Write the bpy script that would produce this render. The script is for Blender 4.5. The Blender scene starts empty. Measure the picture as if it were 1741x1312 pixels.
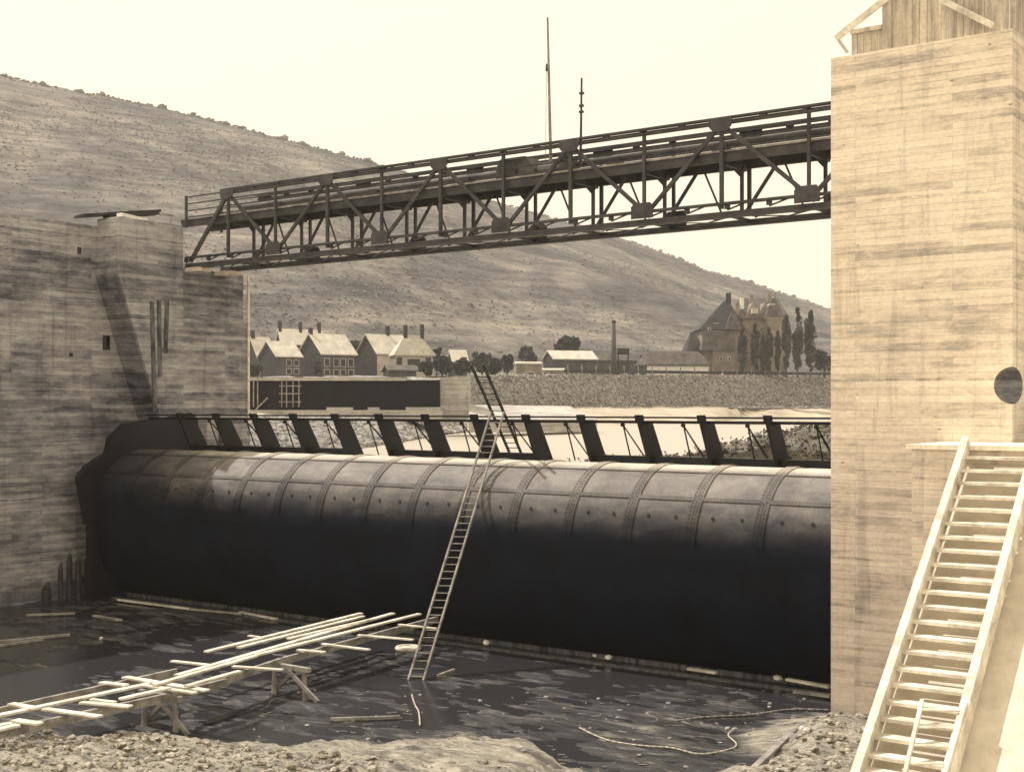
import bpy, math, random
from mathutils import Vector, Matrix, noise as mnoise
random.seed(7)
C = bpy.context.scene
col = C.collection
R = math.radians

# ---------------------------------------------------------------- camera
EYE = 7.8
FPX = 2237.0                      # focal length in photo pixels (1741 wide)
YAW = R(36.1)
FW = Vector((-math.sin(YAW), math.cos(YAW), 0)); RT = Vector((math.cos(YAW), math.sin(YAW), 0))
cam = bpy.data.cameras.new('camera'); co = bpy.data.objects.new('camera', cam); col.objects.link(co)
co.location = (0, 0, EYE); co.rotation_euler = (R(90), 0, YAW)
cam.sensor_width = 36; cam.lens = 36*FPX/1741; cam.shift_y = 36/1741; cam.clip_end = 6000; cam.clip_start = .2
C.camera = co

# ---------------------------------------------------------------- sky and sun
SUN_EL = R(52); SD = Vector((-.995, -.06, 0)).normalized()      # horizontal direction towards the sun
w = bpy.data.worlds.new('World'); C.world = w; w.use_nodes = True
nt = w.node_tree; nt.nodes.clear()
out = nt.nodes.new('ShaderNodeOutputWorld'); bg = nt.nodes.new('ShaderNodeBackground')
sky = nt.nodes.new('ShaderNodeTexSky'); sky.sky_type = 'NISHITA'; sky.sun_disc = False
sky.sun_elevation = SUN_EL; sky.sun_rotation = math.atan2(SD.x, SD.y); sky.dust_density = 4; sky.air_density = 1.2
bw = nt.nodes.new('ShaderNodeRGBToBW'); pw = nt.nodes.new('ShaderNodeMath'); pw.operation = 'POWER'; pw.inputs[1].default_value = .12
mul = nt.nodes.new('ShaderNodeVectorMath'); mul.operation = 'SCALE'; mul.inputs[0].default_value = (1.0, .865, .66)
nt.links.new(sky.outputs[0], bw.inputs[0]); nt.links.new(bw.outputs[0], pw.inputs[0]); nt.links.new(pw.outputs[0], mul.inputs['Scale'])
nt.links.new(mul.outputs[0], bg.inputs[0]); bg.inputs[1].default_value = 1.06
nt.links.new(bg.outputs[0], out.inputs[0])
sun = bpy.data.lights.new('sun', 'SUN'); sun.energy = 4.6; sun.angle = R(.6); sun.color = (1, .94, .90)
so = bpy.data.objects.new('sun', sun); col.objects.link(so)
so.rotation_euler = (-(SD*math.cos(SUN_EL)+Vector((0, 0, math.sin(SUN_EL))))).to_track_quat('-Z', 'Y').to_euler()
C.view_settings.view_transform = 'Standard'; C.view_settings.look = 'None'; C.view_settings.exposure = .16; C.view_settings.gamma = 1

# ---------------------------------------------------------------- pixel -> world helpers (photo pixels)
def ray(px, py):
    return FW + RT*((px-870.5)/FPX) + Vector((0, 0, (692-py)/FPX))
E0 = Vector((0, 0, EYE))
def atD(px, py, D): return E0 + ray(px, py)*D
def atX(px, py, X): d = ray(px, py); return E0 + d*(X/d.x)
def atY(px, py, Y): d = ray(px, py); return E0 + d*(Y/d.y)
def atZ(px, py, Z): d = ray(px, py); return E0 + d*((Z-EYE)/d.z)

# ---------------------------------------------------------------- materials
def mat_base(name):
    m = bpy.data.materials.new(name); m.use_nodes = True
    n = m.node_tree.nodes; b = n['Principled BSDF']
    return m, n, m.node_tree.links, b
def ramp(n, stops):
    r = n.new('ShaderNodeValToRGB'); e = r.color_ramp.elements
    while len(e) < len(stops): e.new(.5)
    for i, (p, c) in enumerate(stops):
        e[i].position = p; e[i].color = (*c, 1) if len(c) == 3 else c
    return r
def mapping(n, l, scale, src='Object', rot=(0, 0, 0)):
    tc = n.new('ShaderNodeTexCoord'); mp = n.new('ShaderNodeMapping')
    if src == 'World':
        g = n.new('ShaderNodeNewGeometry'); l.new(g.outputs['Position'], mp.inputs[0])
    else: l.new(tc.outputs[src], mp.inputs[0])
    mp.inputs['Scale'].default_value = scale; mp.inputs['Rotation'].default_value = rot
    return mp
def tex(n, l, mp, scale, detail=5, rough=.6, dist=0):
    t = n.new('ShaderNodeTexNoise'); t.inputs['Scale'].default_value = scale; t.inputs['Detail'].default_value = detail
    t.inputs['Roughness'].default_value = rough; t.inputs['Distortion'].default_value = dist
    l.new(mp.outputs[0], t.inputs['Vector']); return t
def mixc(n, l, a, b, f, mode='MIX'):
    m = n.new('ShaderNodeMix'); m.data_type = 'RGBA'; m.blend_type = mode
    for s, v in ((6, a), (7, b)):
        if isinstance(v, tuple): m.inputs[s].default_value = (*v, 1)
        else: l.new(v, m.inputs[s])
    if isinstance(f, (int, float)): m.inputs[0].default_value = f
    else: l.new(f, m.inputs[0])
    return m.outputs[2]
def bump(n, l, b, h, strength=.4, dist=.02):
    bp = n.new('ShaderNodeBump'); bp.inputs['Strength'].default_value = strength; bp.inputs['Distance'].default_value = dist
    l.new(h, bp.inputs['Height']); l.new(bp.outputs[0], b.inputs['Normal'])

def noisy(name, c1, c2, scale=2, stretch=(1, 1, 1), rough=.85, bs=.4, bd=.02, detail=7, lo=.37, hi=.63, metal=0, fine=None, spec=.3):
    m, n, l, b = mat_base(name)
    mp = mapping(n, l, stretch, 'World')
    t = tex(n, l, mp, scale, detail)
    r = ramp(n, [(lo, c1), (hi, c2)]); l.new(t.outputs[0], r.inputs[0])
    c = r.outputs[0]
    t2 = tex(n, l, mapping(n, l, (1, 1, 1), 'World'), fine or scale*6, 4, .7)
    r2 = ramp(n, [(.25, (.72, .72, .72)), (.75, (1.18, 1.18, 1.18))]); l.new(t2.outputs[0], r2.inputs[0])
    c = mixc(n, l, c, r2.outputs[0], .8, 'MULTIPLY')
    l.new(c, b.inputs['Base Color']); b.inputs['Roughness'].default_value = rough; b.inputs['Metallic'].default_value = metal
    b.inputs['Specular IOR Level'].default_value = spec
    bump(n, l, b, t2.outputs[0], bs, bd)
    return m

def concrete(name, light, mid, dark, board=.17, stain=.6, base_damp=None, joint=.55, var=.5):
    """board-marked concrete: shutter boards of differing tone, pour joints, drips and blotches"""
    m, n, l, b = mat_base(name)
    g = n.new('ShaderNodeNewGeometry'); sp = n.new('ShaderNodeSeparateXYZ'); l.new(g.outputs['Position'], sp.inputs[0])
    u = n.new('ShaderNodeMath'); u.operation = 'ADD'; l.new(sp.outputs[0], u.inputs[0]); l.new(sp.outputs[1], u.inputs[1])
    tw = tex(n, l, mapping(n, l, (.12, .12, .3), 'World'), 1, 2)
    zz = n.new('ShaderNodeMath'); zz.operation = 'MULTIPLY_ADD'; zz.inputs[1].default_value = .16; l.new(tw.outputs[0], zz.inputs[0]); l.new(sp.outputs[2], zz.inputs[2])
    uv = n.new('ShaderNodeCombineXYZ'); l.new(u.outputs[0], uv.inputs[0]); l.new(zz.outputs[0], uv.inputs[1])
    def brick(wd, h, mort, off=.5):
        k = n.new('ShaderNodeTexBrick'); l.new(uv.outputs[0], k.inputs['Vector']); k.inputs['Scale'].default_value = 1
        k.inputs['Color1'].default_value = (0, 0, 0, 1); k.inputs['Color2'].default_value = (1, 1, 1, 1); k.inputs['Mortar'].default_value = (.5, .5, .5, 1)
        k.inputs['Mortar Size'].default_value = mort; k.inputs['Mortar Smooth'].default_value = .3; k.inputs['Brick Width'].default_value = wd; k.inputs['Row Height'].default_value = h; k.offset = off
        return k
    b1 = brick(3.7, board, .006, .37)
    # tone: large blotches + mid mottling + fine horizontal wood-print streaks + per board shift
    t2 = tex(n, l, mapping(n, l, (.8, .8, 1.1), 'World'), .30, 6, .65, .8)
    tm = tex(n, l, mapping(n, l, (.8, .8, 2.6), 'World'), 1.3, 8, .74, .3)
    ts = tex(n, l, mapping(n, l, (.7, .7, 15), 'World'), 1.0, 6, .7)
    def ma(a, k, c_):
        q = n.new('ShaderNodeMath'); q.operation = 'MULTIPLY_ADD'; q.inputs[1].default_value = k
        l.new(a, q.inputs[0])
        if isinstance(c_, float): q.inputs[2].default_value = c_
        else: l.new(c_, q.inputs[2])
        return q.outputs[0]
    f = ma(b1.outputs['Color'], .16*var*2, -.08*var*2)
    f = ma(t2.outputs[0], .55*stain*1.6, f); f = ma(tm.outputs[0], .60, f); f = ma(ts.outputs[0], .38, f)
    cen = .5*(.55*stain*1.6+.60+.38)
    r1 = ramp(n, [(cen-.17, dark), (cen-.02, mid), (cen+.15, light)]); l.new(f, r1.inputs[0])
    c = r1.outputs[0]
    # vertical run-off stains
    t3 = tex(n, l, mapping(n, l, (1.9, 1.9, .16), 'World'), 1.0, 6, .72, .4)
    r3 = ramp(n, [(.36, (.60, .60, .63)), (.47, (1, 1, 1)), (.66, (1, 1, 1)), (.74, (1.25, 1.24, 1.2))]); l.new(t3.outputs[0], r3.inputs[0])
    c = mixc(n, l, c, r3.outputs[0], .6, 'MULTIPLY')
    jm = n.new('ShaderNodeMath'); jm.operation = 'SUBTRACT'; jm.inputs[0].default_value = 1; l.new(b1.outputs['Fac'], jm.inputs[1])
    c = mixc(n, l, c, mixc(n, l, (.72, .72, .74), (1, 1, 1), jm.outputs[0]), .8, 'MULTIPLY')
    # pour joints: dark ragged line with a leached bloom under it
    md2 = n.new('ShaderNodeMath'); md2.operation = 'PINGPONG'; md2.inputs[1].default_value = 1.07
    ad2 = n.new('ShaderNodeMath'); ad2.operation = 'MULTIPLY_ADD'; ad2.inputs[1].default_value = .10
    l.new(tm.outputs[0], ad2.inputs[0]); l.new(zz.outputs[0], ad2.inputs[2]); l.new(ad2.outputs[0], md2.inputs[0])
    r6 = ramp(n, [(0, (.25, .25, .27)), (.015, (.4, .4, .42)), (.035, (1, 1, 1)), (.07, (1.18, 1.18, 1.15)), (.16, (1, 1, 1))]); l.new(md2.outputs[0], r6.inputs[0])
    r6b = ramp(n, [(.42, (0, 0, 0)), (.58, (1, 1, 1))]); l.new(t3.outputs[0], r6b.inputs[0])
    c = mixc(n, l, c, mixc(n, l, r6.outputs[0], (1, 1, 1), r6b.outputs[0]), joint, 'MULTIPLY')
    v = n.new('ShaderNodeTexVoronoi'); v.inputs['Scale'].default_value = 1.3; l.new(mapping(n, l, (1, 1, 1.9), 'World').outputs[0], v.inputs['Vector'])
    r7 = ramp(n, [(.035, (.3, .3, .32)), (.075, (1, 1, 1))]); l.new(v.outputs['Distance'], r7.inputs[0])
    c = mixc(n, l, c, r7.outputs[0], .8, 'MULTIPLY')
    if base_damp is not None:                         # wet tide band near the river bed
        z0, z1, k = base_damp
        mr = n.new('ShaderNodeMapRange'); mr.inputs[1].default_value = z0; mr.inputs[2].default_value = z1
        l.new(ma(t2.outputs[0], 2.4, ma(tm.outputs[0], 1.2, sp.outputs[2])), mr.inputs[0])
        c = mixc(n, l, mixc(n, l, c, (k, k, k*1.05), 1, 'MULTIPLY'), c, mr.outputs[0])
    tf = tex(n, l, mapping(n, l, (1, 1, 1.6), 'World'), 11, 5, .8)
    rf = ramp(n, [(.25, (.74, .74, .74)), (.75, (1.25, 1.25, 1.25))]); l.new(tf.outputs[0], rf.inputs[0])
    c = mixc(n, l, c, rf.outputs[0], .85, 'MULTIPLY')
    l.new(c, b.inputs['Base Color']); b.inputs['Roughness'].default_value = .92; b.inputs['Specular IOR Level'].default_value = .2
    bump(n, l, b, ma(b1.outputs['Color'], .35, ma(jm.outputs[0], .5, ma(tf.outputs[0], .6, 0.0))), .55, .018)
    return m
M = {}
M['concrete_old'] = concrete('board_marked_concrete', (.46, .445, .43), (.245, .24, .25), (.085, .086, .10), base_damp=(1.2, 3.4, .42))
M['concrete_pale'] = concrete('pale_concrete', (.86, .765, .62), (.74, .64, .515), (.42, .375, .32), stain=.6, base_damp=(4.5, 11.5, .72), joint=.5, var=.5)
M['concrete_fresh'] = concrete('fresh_pale_concrete', (.93, .86, .70), (.86, .78, .61), (.68, .6, .47), stain=.3)
M['concrete_far'] = concrete('far_bank_concrete', (.55, .53, .48), (.42, .40, .37), (.26, .25, .24))
M['steel'] = noisy('dark_painted_steel', (.026, .026, .029), (.068, .065, .064), 1.5, rough=.6, bs=.15, metal=.0, spec=.4)
M['steel_black'] = noisy('tarred_steel', (.004, .004, .006), (.010, .010, .013), 1.5, rough=.55, bs=.2)
M['steel_rust'] = noisy('dusty_steel', (.05, .05, .052), (.12, .115, .11), 1.2, rough=.8, bs=.2)
M['wood_pale'] = noisy('sawn_pale_timber', (.50, .46, .38), (.86, .80, .67), 2.2, (1, 1, 1), rough=.8, bs=.3, bd=.01)
M['wood_mid'] = noisy('weathered_timber', (.18, .17, .16), (.38, .35, .31), 3, rough=.85, bs=.4, bd=.01)
M['wood_dark'] = noisy('wet_dark_timber', (.02, .019, .019), (.06, .055, .05), 3, rough=.8, bs=.4)
M['wood_form'] = noisy('shuttering_timber', (.34, .30, .25), (.70, .62, .49), 2.2, (2.5, 2.5, .25), rough=.9, bs=.4)
M['stone'] = noisy('grey_rubble_stone', (.15, .15, .15), (.40, .38, .35), 1.6, rough=.95, bs=.5)
M['stone_dry'] = noisy('dry_pale_rubble', (.22, .195, .16), (.56, .49, .39), 3.0, rough=.95, bs=.5)
M['rubble'] = noisy('soiled_rubble', (.10, .092, .08), (.52, .47, .38), 7, rough=.95, bs=.6)
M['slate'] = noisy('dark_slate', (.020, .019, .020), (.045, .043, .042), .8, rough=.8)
M['roof_pale'] = noisy('sun_bleached_roof', (.45, .42, .36), (.62, .58, .49), .7, rough=.8)
M['roof_white'] = noisy('white_sheet_roof', (.75, .72, .64), (.88, .84, .75), .7, rough=.7)
M['roof_dark'] = noisy('brown_tiled_roof', (.055, .05, .047), (.13, .115, .10), .7, rough=.85)
M['render_grey'] = noisy('grey_render', (.07, .067, .067), (.12, .114, .108), .5)
M['render_pale'] = noisy('pale_render', (.42, .38, .31), (.58, .52, .43), .5)
M['render_tan'] = noisy('tan_render', (.20, .175, .145), (.32, .28, .22), .5)
M['glass'] = noisy('dark_window', (.02, .02, .022), (.04, .04, .042), 1, rough=.3)
M['foliage'] = noisy('foliage', (.030, .033, .036), (.075, .077, .076), .8, rough=.9)
M['foliage_tan'] = noisy('poplar_foliage', (.05, .046, .04), (.11, .098, .08), .8, rough=.9)
M['weeds'] = noisy('dry_weeds', (.05, .048, .042), (.24, .22, .18), 1.5)
M['bark'] = noisy('bark', (.05, .045, .04), (.09, .08, .07), 2)
M['bush'] = noisy('hill_scrub', (.17, .162, .152), (.27, .25, .222), .02, rough=.95)
M['rope'] = noisy('pale_rope', (.45, .40, .32), (.6, .54, .44), 6)

def hill_mat():
    m, n, l, b = mat_base('vineyard_hillside')
    t = tex(n, l, mapping(n, l, (1, 1, 1), 'World'), .012, 8, .62, .5)
    r = ramp(n, [(.37, (.070, .070, .075)), (.49, (.120, .115, .112)), (.62, (.215, .195, .17))]); l.new(t.outputs[0], r.inputs[0])
    t2 = tex(n, l, mapping(n, l, (.025, .025, .55), 'World'), 1.0, 6, .65, .4)
    r2 = ramp(n, [(.34, (.55, .55, .57)), (.5, (1, 1, 1)), (.66, (1.5, 1.45, 1.35))]); l.new(t2.outputs[0], r2.inputs[0])
    c = mixc(n, l, r.outputs[0], r2.outputs[0], .8, 'MULTIPLY')
    t4 = tex(n, l, mapping(n, l, (1, 1, 1.5), 'World'), .055, 7, .7, .6)
    r4 = ramp(n, [(.40, (.66, .66, .68)), (.5, (1, 1, 1)), (.6, (1.2, 1.18, 1.15))]); l.new(t4.outputs[0], r4.inputs[0])
    c = mixc(n, l, c, r4.outputs[0], .85, 'MULTIPLY')
    t3 = tex(n, l, mapping(n, l, (1, 1, 1), 'World'), .25, 6, .75)
    r3 = ramp(n, [(.3, (.6, .6, .6)), (.7, (1.3, 1.3, 1.3))]); l.new(t3.outputs[0], r3.inputs[0])
    c = mixc(n, l, c, r3.outputs[0], .9, 'MULTIPLY')
    l.new(c, b.inputs['Base Color']); b.inputs['Roughness'].default_value = .95; b.inputs['Specular IOR Level'].default_value = .1
    bump(n, l, b, t3.outputs[0], .6, 1.0)
    return m
M['hill'] = hill_mat()
M['slot'] = concrete('shade_toned_concrete', (.26, .255, .26), (.125, .125, .14), (.035, .036, .045))  # concrete toned dark to paint shade on the slot face and pier recess
M['groove'] = noisy('stained_groove', (.04, .04, .048), (.17, .17, .17), 2, (3, 3, .6))
M['plaster'] = noisy('smooth_pale_apron', (.56, .50, .40), (.80, .73, .60), .35, (1, 1, 1), rough=.9, bs=.2)

def roller_mat(k=1):
    m, n, l, b = mat_base('dusty_plate_painted_shading')
    g = n.new('ShaderNodeNewGeometry'); sp = n.new('ShaderNodeSeparateXYZ'); l.new(g.outputs['Position'], sp.inputs[0])
    t = tex(n, l, mapping(n, l, (.7, 1, 1.6), 'World'), 1.1, 7, .65, .4)
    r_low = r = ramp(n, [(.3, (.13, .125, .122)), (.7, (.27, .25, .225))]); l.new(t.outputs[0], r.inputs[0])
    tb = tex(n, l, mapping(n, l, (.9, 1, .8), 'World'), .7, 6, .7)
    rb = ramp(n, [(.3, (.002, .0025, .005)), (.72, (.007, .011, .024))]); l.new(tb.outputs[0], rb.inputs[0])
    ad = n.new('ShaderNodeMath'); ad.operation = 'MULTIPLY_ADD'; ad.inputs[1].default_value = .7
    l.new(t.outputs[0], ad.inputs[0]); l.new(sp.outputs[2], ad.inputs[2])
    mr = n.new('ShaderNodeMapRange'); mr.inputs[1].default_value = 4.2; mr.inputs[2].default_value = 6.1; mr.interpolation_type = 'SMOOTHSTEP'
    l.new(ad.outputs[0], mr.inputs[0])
    mc = n.new('ShaderNodeMapRange'); mc.inputs[1].default_value = 5.88; mc.inputs[2].default_value = 6.0; l.new(sp.outputs[2], mc.inputs[0])  # crest made lighter in the colour, as a sunlit top
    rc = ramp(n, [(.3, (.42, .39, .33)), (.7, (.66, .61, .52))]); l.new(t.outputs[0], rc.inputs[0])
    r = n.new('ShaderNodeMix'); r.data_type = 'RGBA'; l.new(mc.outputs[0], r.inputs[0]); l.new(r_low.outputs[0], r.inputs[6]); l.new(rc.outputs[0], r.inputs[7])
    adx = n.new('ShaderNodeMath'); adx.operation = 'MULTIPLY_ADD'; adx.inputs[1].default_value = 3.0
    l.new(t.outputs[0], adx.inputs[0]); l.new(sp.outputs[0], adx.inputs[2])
    mx = n.new('ShaderNodeMapRange'); mx.inputs[1].default_value = -42.0; mx.inputs[2].default_value = -36.0; mx.inputs[3].default_value = .12; mx.interpolation_type = 'SMOOTHSTEP'  # pier's shade painted into the plate, darker towards the left end
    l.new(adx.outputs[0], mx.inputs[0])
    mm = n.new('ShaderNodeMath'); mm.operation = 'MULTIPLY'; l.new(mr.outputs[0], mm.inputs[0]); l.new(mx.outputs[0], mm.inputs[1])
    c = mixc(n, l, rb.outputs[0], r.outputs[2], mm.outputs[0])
    tf = tex(n, l, mapping(n, l, (3, 1, 1), 'World'), 5, 4, .7)
    rf = ramp(n, [(.3, (.82, .82, .82)), (.7, (1.15, 1.15, 1.15))]); l.new(tf.outputs[0], rf.inputs[0])
    c = mixc(n, l, c, rf.outputs[0], .8, 'MULTIPLY')
    if k != 1: c = mixc(n, l, c, (k, k, k), 1, 'MULTIPLY')
    l.new(c, b.inputs['Base Color']); b.inputs['Roughness'].default_value = .65; b.inputs['Specular IOR Level'].default_value = .12
    bump(n, l, b, tb.outputs[0], .25, .06)
    return m
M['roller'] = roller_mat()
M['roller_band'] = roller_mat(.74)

def bed_mat():
    m, n, l, b = mat_base('river_bed')
    g = n.new('ShaderNodeNewGeometry'); sp = n.new('ShaderNodeSeparateXYZ'); l.new(g.outputs['Position'], sp.inputs[0])
    t = tex(n, l, mapping(n, l, (.45, 2.0, 1), 'World', (0, 0, -.45)), 1.3, 10, .76, 1.2)
    rm = ramp(n, [(.40, (.008, .009, .012)), (.48, (.022, .022, .025)), (.55, (.055, .053, .053)), (.63, (.16, .15, .14))]); l.new(t.outputs[0], rm.inputs[0])
    rs = ramp(n, [(.38, (.09, .085, .075)), (.48, (.27, .25, .205)), (.60, (.46, .42, .34))]); l.new(t.outputs[0], rs.inputs[0])
    ad = n.new('ShaderNodeMath'); ad.operation = 'MULTIPLY_ADD'; ad.inputs[1].default_value = .08
    l.new(t.outputs[0], ad.inputs[0]); l.new(sp.outputs[2], ad.inputs[2])
    mr = n.new('ShaderNodeMapRange'); mr.inputs[1].default_value = .11; mr.inputs[2].default_value = .22; l.new(ad.outputs[0], mr.inputs[0])
    c = mixc(n, l, rm.outputs[0], rs.outputs[0], mr.outputs[0])
    t2 = tex(n, l, mapping(n, l, (1, 1, 1), 'World'), 9, 5, .8)
    r2 = ramp(n, [(.3, (.7, .7, .7)), (.7, (1.25, 1.25, 1.25))]); l.new(t2.outputs[0], r2.inputs[0])
    c = mixc(n, l, c, r2.outputs[0], .9, 'MULTIPLY')
    l.new(c, b.inputs['Base Color'])
    rr = n.new('ShaderNodeMapRange'); rr.inputs[3].default_value = .85; rr.inputs[4].default_value = .95; l.new(mr.outputs[0], rr.inputs[0])
    l.new(rr.outputs[0], b.inputs['Roughness']); bump(n, l, b, t2.outputs[0], .9, .09)
    return m
M['bed'] = bed_mat()

def water_mat(name, base, rough, bscale, bstr, stretch=(1, 1, 1), bd=.05):
    m, n, l, b = mat_base(name)
    t = tex(n, l, mapping(n, l, stretch, 'World'), bscale, 4, .6)
    b.inputs['Base Color'].default_value = (*base, 1); b.inputs['Roughness'].default_value = rough; b.inputs['IOR'].default_value = 1.333
    b.inputs['Specular IOR Level'].default_value = .5
    bump(n, l, b, t.outputs[0], bstr, bd)
    return m
M['river'] = water_mat('sky_toned_river_water', (.42, .385, .32), .35, .9, .7, (.6, 1.4, 1), .12)  # base colour lightened to stand in for sky reflected off ripples
M['pool'] = water_mat('muddy_pool_water', (.030, .030, .033), .16, 1.6, .16, (.6, 1.2, 1), .03)

# ---------------------------------------------------------------- object helpers
def tag(o, label=None, cat=None, group=None, kind=None):
    if label: o['label'] = label
    if cat: o['category'] = cat
    if group: o['group'] = group
    if kind: o['kind'] = kind
    return o
def empty(name, loc, label, cat, group=None):
    o = bpy.data.objects.new(name, None); col.objects.link(o); o.location = loc; o.empty_display_size = .3
    tag(o, label, cat, group); return o

class MB:
    def __init__(s): s.v = []; s.f = []
    def add(s, vs, fs):
        k = len(s.v); s.v += [tuple(v) for v in vs]; s.f += [tuple(i+k for i in f) for f in fs]; return s
    def frame(s, c, ax, ay, az, sx, sy, sz):
        c = Vector(c); vs = []
        for x in (-.5, .5):
            for y in (-.5, .5):
                for z in (-.5, .5): vs.append(c + ax*(x*sx) + ay*(y*sy) + az*(z*sz))
        return s.add(vs, [(0, 1, 3, 2), (4, 6, 7, 5), (0, 4, 5, 1), (2, 3, 7, 6), (0, 2, 6, 4), (1, 5, 7, 3)])
    def box(s, lo, hi):
        lo = Vector(lo); hi = Vector(hi)
        return s.frame((lo+hi)/2, Vector((1, 0, 0)), Vector((0, 1, 0)), Vector((0, 0, 1)), *(hi-lo))
    def bar(s, a, b, w, h, up=(0, 0, 1)):
        """rectangular bar a->b; w across, h along 'up'"""
        a = Vector(a); b = Vector(b); d = b-a; L = d.length
        if L < 1e-6: return s
        d /= L; u = Vector(up); 
        if abs(d.dot(u)) > .995: u = Vector((0, 1, 0))
        x = d.cross(u).normalized(); z = x.cross(d).normalized()
        return s.frame((a+b)/2, x, d, z, w, L, h)
    def tube(s, a, b, r0, r1=None, n=8, cap=True):
        r1 = r0 if r1 is None else r1; a = Vector(a); b = Vector(b); d = (b-a).normalized()
        u = Vector((0, 0, 1)) if abs(d.z) < .9 else Vector((1, 0, 0)); x = d.cross(u).normalized(); y = d.cross(x)
        vs = []
        for p, r in ((a, r0), (b, r1)):
            for i in range(n):
                t = 2*math.pi*i/n; vs.append(p + x*(r*math.cos(t)) + y*(r*math.sin(t)))
        fs = [(i, (i+1) % n, n+(i+1) % n, n+i) for i in range(n)]
        if cap: fs += [tuple(range(n-1, -1, -1)), tuple(range(n, 2*n))]
        return s.add(vs, fs)
    def path(s, pts, r, n=6):
        for a, b in zip(pts, pts[1:]): s.tube(a, b, r, r, n)
        return s
    def prism(s, poly, axis, a, b):
        """poly: 2D points in the other two axes; extruded along axis from a to b"""
        n = len(poly); vs = []
        for t in (a, b):
            for (p, q) in poly:
                vs.append({'x': (t, p, q), 'y': (p, t, q), 'z': (p, q, t)}[axis])
        fs = [(i, (i+1) % n, n+(i+1) % n, n+i) for i in range(n)] + [tuple(range(n-1, -1, -1)), tuple(range(n, 2*n))]
        return s.add(vs, fs)
    def build(s, name, m, parent=None, smooth=False, bevel=0):
        me = bpy.data.meshes.new(name)
        org = parent.location.copy() if parent is not None and parent.type == 'EMPTY' else Vector()
        if parent is None and s.v:
            xs, ys, zs = zip(*s.v); org = Vector(((min(xs)+max(xs))/2, (min(ys)+max(ys))/2, min(zs)))
        pw = Vector()
        if parent is not None:
            q = parent
            while q is not None: pw += q.location; q = q.parent
            org = pw
        me.from_pydata([tuple(Vector(v)-org) for v in s.v], [], s.f); me.update()
        import bmesh
        bm = bmesh.new(); bm.from_mesh(me); bmesh.ops.recalc_face_normals(bm, faces=bm.faces); bm.to_mesh(me); bm.free()
        if smooth:
            for p in me.polygons: p.use_smooth = True
        me.materials.append(m)
        o = bpy.data.objects.new(name, me); col.objects.link(o)
        if parent is not None: o.parent = parent
        else: o.location = org
        if bevel:
            bv = o.modifiers.new('bevel', 'BEVEL'); bv.width = bevel; bv.segments = 2; bv.limit_method = 'ANGLE'
        return o
def copy_tree(o, parent=None):
    c = o.copy(); col.objects.link(c); c.parent = parent
    for ch in list(o.children): copy_tree(ch, c)
    return c

# rock / leaf clump scatter into one mesh
ICO = None
def ico():
    global ICO
    if ICO: return ICO
    t = (1+5**.5)/2
    v = [(-1, t, 0), (1, t, 0), (-1, -t, 0), (1, -t, 0), (0, -1, t), (0, 1, t), (0, -1, -t), (0, 1, -t), (t, 0, -1), (t, 0, 1), (-t, 0, -1), (-t, 0, 1)]
    v = [Vector(a).normalized() for a in v]
    f = [(0, 11, 5), (0, 5, 1), (0, 1, 7), (0, 7, 10), (0, 10, 11), (1, 5, 9), (5, 11, 4), (11, 10, 2), (10, 7, 6), (7, 1, 8), (3, 9, 4), (3, 4, 2), (3, 2, 6), (3, 6, 8), (3, 8, 9), (4, 9, 5), (2, 4, 11), (6, 2, 10), (8, 6, 7), (9, 8, 1)]
    ICO = (v, f); return ICO
def rock(mb, c, r, flat=.7, jit=.35, rnd=random):
    v, f = ico(); q = Matrix.Rotation(rnd.uniform(0, 6.28), 3, 'Z') @ Matrix.Rotation(rnd.uniform(-.5, .5), 3, 'X')
    sx, sy, sz = rnd.uniform(.7, 1.3)*r, rnd.uniform(.7, 1.3)*r, rnd.uniform(.6, 1.1)*r*flat
    c = Vector(c)
    mb.add([c + q @ Vector((a.x*sx*(1+rnd.uniform(-jit, jit)), a.y*sy*(1+rnd.uniform(-jit, jit)), a.z*sz*(1+rnd.uniform(-jit, jit)))) for a in v], f)
def leaf(mb, c, s, rnd=random):
    d = Vector((rnd.gauss(0, 1), rnd.gauss(0, 1), rnd.gauss(0, 1))).normalized(); u = d.orthogonal().normalized(); v = d.cross(u)
    c = Vector(c); a = rnd.uniform(0, 3.14); p = u*math.cos(a)+v*math.sin(a); q = d.cross(p)
    mb.add([c-p*s, c+q*s*.6, c+p*s, c-q*s*.6], [(0, 1, 2, 3)])
def fbm(x, y, s=1.0, o=4):
    return mnoise.fractal(Vector((x*s, y*s, 3.7)), 1.0, 2.0, o)

# ================================================================= LARGE STRUCTURE
# ---------------- river bed below the weir, with the standing pool
def sst(a, b, x): t = max(0, min(1, (x-a)/(b-a))); return t*t*(3-2*t)
def bed_h(x, y):
    D = x*FW.x + y*FW.y; L = x*RT.x + y*RT.y; px = 870.5+FPX*L/max(D, 1)
    n1 = fbm(x, y, .35); n2 = fbm(x*1.0, y*2.3, .9)
    h = -.005 + .055*n1 + .05*n2 + .02*fbm(x*1.5, y*4, 2.0, 4)
    # dry bank towards the camera
    edge = 30.6 + .9*fbm(x, y, .25) - 2.6*sst(880, 960, px) + 2.4*sst(1290, 1400, px) + .4*sst(400, 0, px)
    h += .34*sst(edge, edge-1.4, D) + .22*sst(edge-1.2, edge-4, D)
    # streaky mud flats showing through the pool
    h += .03*sst(38, 33, D)*sst(700, 900, px) + .05*fbm(x+y*.4, y*3, .7, 5)*sst(38, 33, D)
    h += .05*sst(34.6, 32.0, D)*sst(520, 120, px)
    h += sst(edge+.2, edge-1.0, D)*(.07*fbm(x, y, 1.6, 5)+.05*fbm(x+9, y, 5, 3))
    # heap at the foot of the right pier
    q = Vector((x+11.2, y-29.0)).length; h += .55*sst(3.6, .3, q)
    return h
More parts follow.
